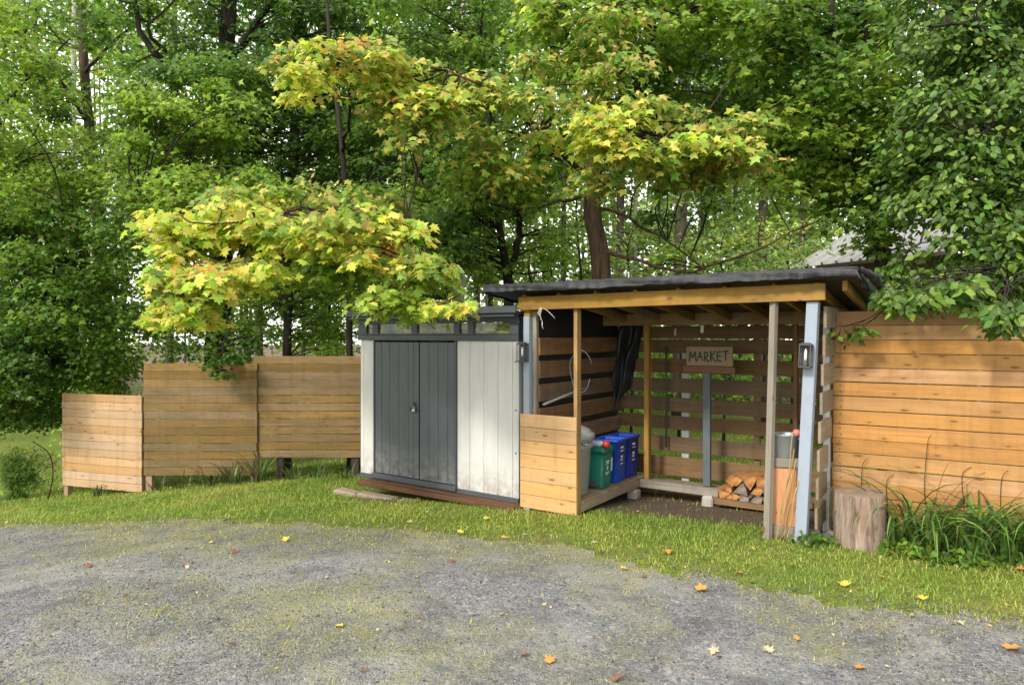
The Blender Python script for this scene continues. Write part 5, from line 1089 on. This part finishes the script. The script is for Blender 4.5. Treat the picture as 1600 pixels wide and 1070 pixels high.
# clover-like small leaves in the lawn
N = 16000; X = rng.uniform(-7.5, 5, N); Y = rng.uniform(4.6, 10.5, N); d = Y-edge_y(X); w = vnoise(X, Y, 3.4, 41)
keep = (d > .05) & (w > -.05) & (soil_at(X, Y) < .4) & (np.abs(X) < .8*Y) & ~in_building(X, Y) & ~((X > 2.9) & ((X-2.92)*.509+(Y-6.145)*.861 > 0)); X, Y = X[keep], Y[keep]; n = len(X)
nr = rng.normal(0, .35, (n, 3)); nr[:, 2] += 1; tp = rng.normal(0, 1, (n, 3)); tp[:, 2] *= .15
tag(scatter('lawn_clover', DIAM[0], DIAM[1], np.stack([X, Y, zg(X, Y)+rng.uniform(.015, .04, n)], 1), basis(tp, nr), rng.uniform(.012, .024, n), pick_cols('lime', n), M['leaf']), 'small round clover leaves mixed into the lawn', 'clover')
N = 4200; X = rng.uniform(-7.5, 5, N); Y = rng.uniform(3.4, 9.5, N); w = vnoise(X, Y, 2.1, 91); keep = (np.abs(X) < .8*Y) & (rng.random(N) < .35+.5*w) & ~in_building(X, Y) & ~((X > 2.9) & ((X-2.92)*.509+(Y-6.145)*.861 > 0)); X, Y = X[keep], Y[keep]; n = len(X)
nr = rng.normal(0, .45, (n, 3)); nr[:, 2] += 1; tp = rng.normal(0, 1, (n, 3)); tp[:, 2] *= .2
lc = np.array([(.20, .11, .06), (.32, .20, .10), (.42, .30, .12), (.12, .075, .05), (.45, .36, .2)])[rng.integers(0, 5, n)]*(1+.2*rng.standard_normal((n, 1)))
tag(scatter('leaf_litter', DIAM[0], DIAM[1], np.stack([X, Y, zg(X, Y)+.014], 1), basis(tp, nr), .012+.028*rng.random(n)**2, np.clip(lc, .02, .6), M['dry_leaf']), 'small dry brown leaf scraps scattered over gravel and grass', 'leaf litter')
# fallen leaves, one object each
FC = {'yellow': (.62, .46, .08), 'orange': (.52, .24, .06), 'brown': (.22, .11, .06), 'pale': (.45, .37, .22), 'red-brown': (.24, .09, .055)}
FM = {}
for k, c in FC.items():
    for v_ in range(3):
        vs, fs = halves([(0, 0), (.15, -.02), (.34, -.10), (.27, .14), (.60, .36), (.40, .40), (.22, .46), (.27, .70), (.1, .72), (0, 1.0)], -.2-.15*v_, -.15)
        vs = [(x, y-.4, z+random.gauss(0, .04)) for x, y, z in vs]
        FM[(k, v_)] = mesh_np('fallen_leaf', np.array(vs), np.concatenate([np.array(f) for f in fs]), np.array([len(f) for f in fs]), M['dry_leaf'], np.repeat(np.array([c]), len(vs), 0)*(1+.08*rng.standard_normal((len(vs), 3))))
FL = [(1097, 925, 'orange', .13), (1042, 866, 'orange', .12), (1320, 916, 'yellow', .12), (1583, 1018, 'orange', .13), (860, 1036, 'orange', .09), (965, 1064, 'brown', .11), (1345, 1048, 'orange', .08), (820, 1026, 'brown', .07), (1200, 1020, 'pale', .09), (1115, 1022, 'pale', .09),
      (1500, 978, 'pale', .08), (1550, 978, 'yellow', .07), (1595, 893, 'orange', .1), (1440, 938, 'yellow', .10), (975, 892, 'yellow', .08), (1005, 904, 'brown', .07), (847, 838, 'orange', .07), (820, 838, 'pale', .06), (720, 835, 'yellow', .10), (760, 812, 'yellow', .09), (640, 818, 'pale', .08), (790, 843, 'yellow', .10), (705, 880, 'red-brown', .08), (445, 846, 'yellow', .10),
      (367, 864, 'red-brown', .08), (288, 886, 'red-brown', .07), (140, 887, 'red-brown', .09), (220, 896, 'red-brown', .05), (75, 886, 'brown', .06), (138, 914, 'red-brown', .06), (158, 932, 'dark' if False else 'brown', .05), (530, 982, 'yellow', .07), (625, 986, 'brown', .05), (360, 1010, 'red-brown', .07), (568, 1051, 'brown', .06), (272, 840, 'orange', .05), (1155, 900, 'orange', .08), (1290, 842, 'pale', .09), (1395, 868, 'orange', .10), (930, 1002, 'red-brown', .05),
      (1245, 1001, 'orange', .06), (870, 940, 'brown', .05), (600, 762, 'pale', .08), (612, 768, 'pale', .07), (580, 770, 'pale', .06), (1000, 780, 'red-brown', .07), (1440, 872, 'pale', .12), (510, 905, 'pale', .05), (1380, 905, 'yellow', .08), (930, 850, 'pale', .07), (1175, 860, 'yellow', .08), (650, 905, 'yellow', .05), (330, 850, 'yellow', .06)]
ORD = ['first', 'second', 'third', 'fourth', 'fifth', 'sixth', 'seventh', 'eighth', 'ninth', 'tenth', 'eleventh', 'twelfth']
GP = [(G(px, py), k) for px, py, k, s_ in FL]; GK = [(k, 'grass' if g.y > float(edge_y(g.x)) else 'gravel driveway') for g, k in GP]
for q_, (px, py, k, s_) in enumerate(FL):
    g = G(px, py); o = bpy.data.objects.new('fallen_leaf', FM[(k, random.randrange(3))]); C.objects.link(o)
    o.location = (g.x, g.y, g.z+.018); o.rotation_euler = (random.gauss(0, .22), random.gauss(0, .22), random.uniform(0, 6.28)); o.scale = (s_*.72,)*3
    onl = g.y > float(edge_y(g.x)); same = sorted([j for j in range(len(FL)) if GK[j] == GK[q_]], key=lambda j: FL[j][0]); nth = same.index(q_)
    lb_ = f'fallen {k} leaf on the {GK[q_][1]}'+('' if len(same) == 1 else (', leftmost of its colour there' if nth == 0 else (', rightmost of its colour there' if nth == len(same)-1 else f', {ORD[nth]} from left of its colour')))
    tag(o, lb_, 'leaf', f'fallen {k} leaves on the '+('grass' if onl else 'driveway'))
for me in list(bpy.data.meshes):
    pass
print('TRIS', sum(sum(len(p.vertices)-2 for p in o.data.polygons) if len(o.data.polygons) < 3000 else (len(o.data.loops)-2*len(o.data.polygons)) for o in C.objects if o.type == 'MESH'))
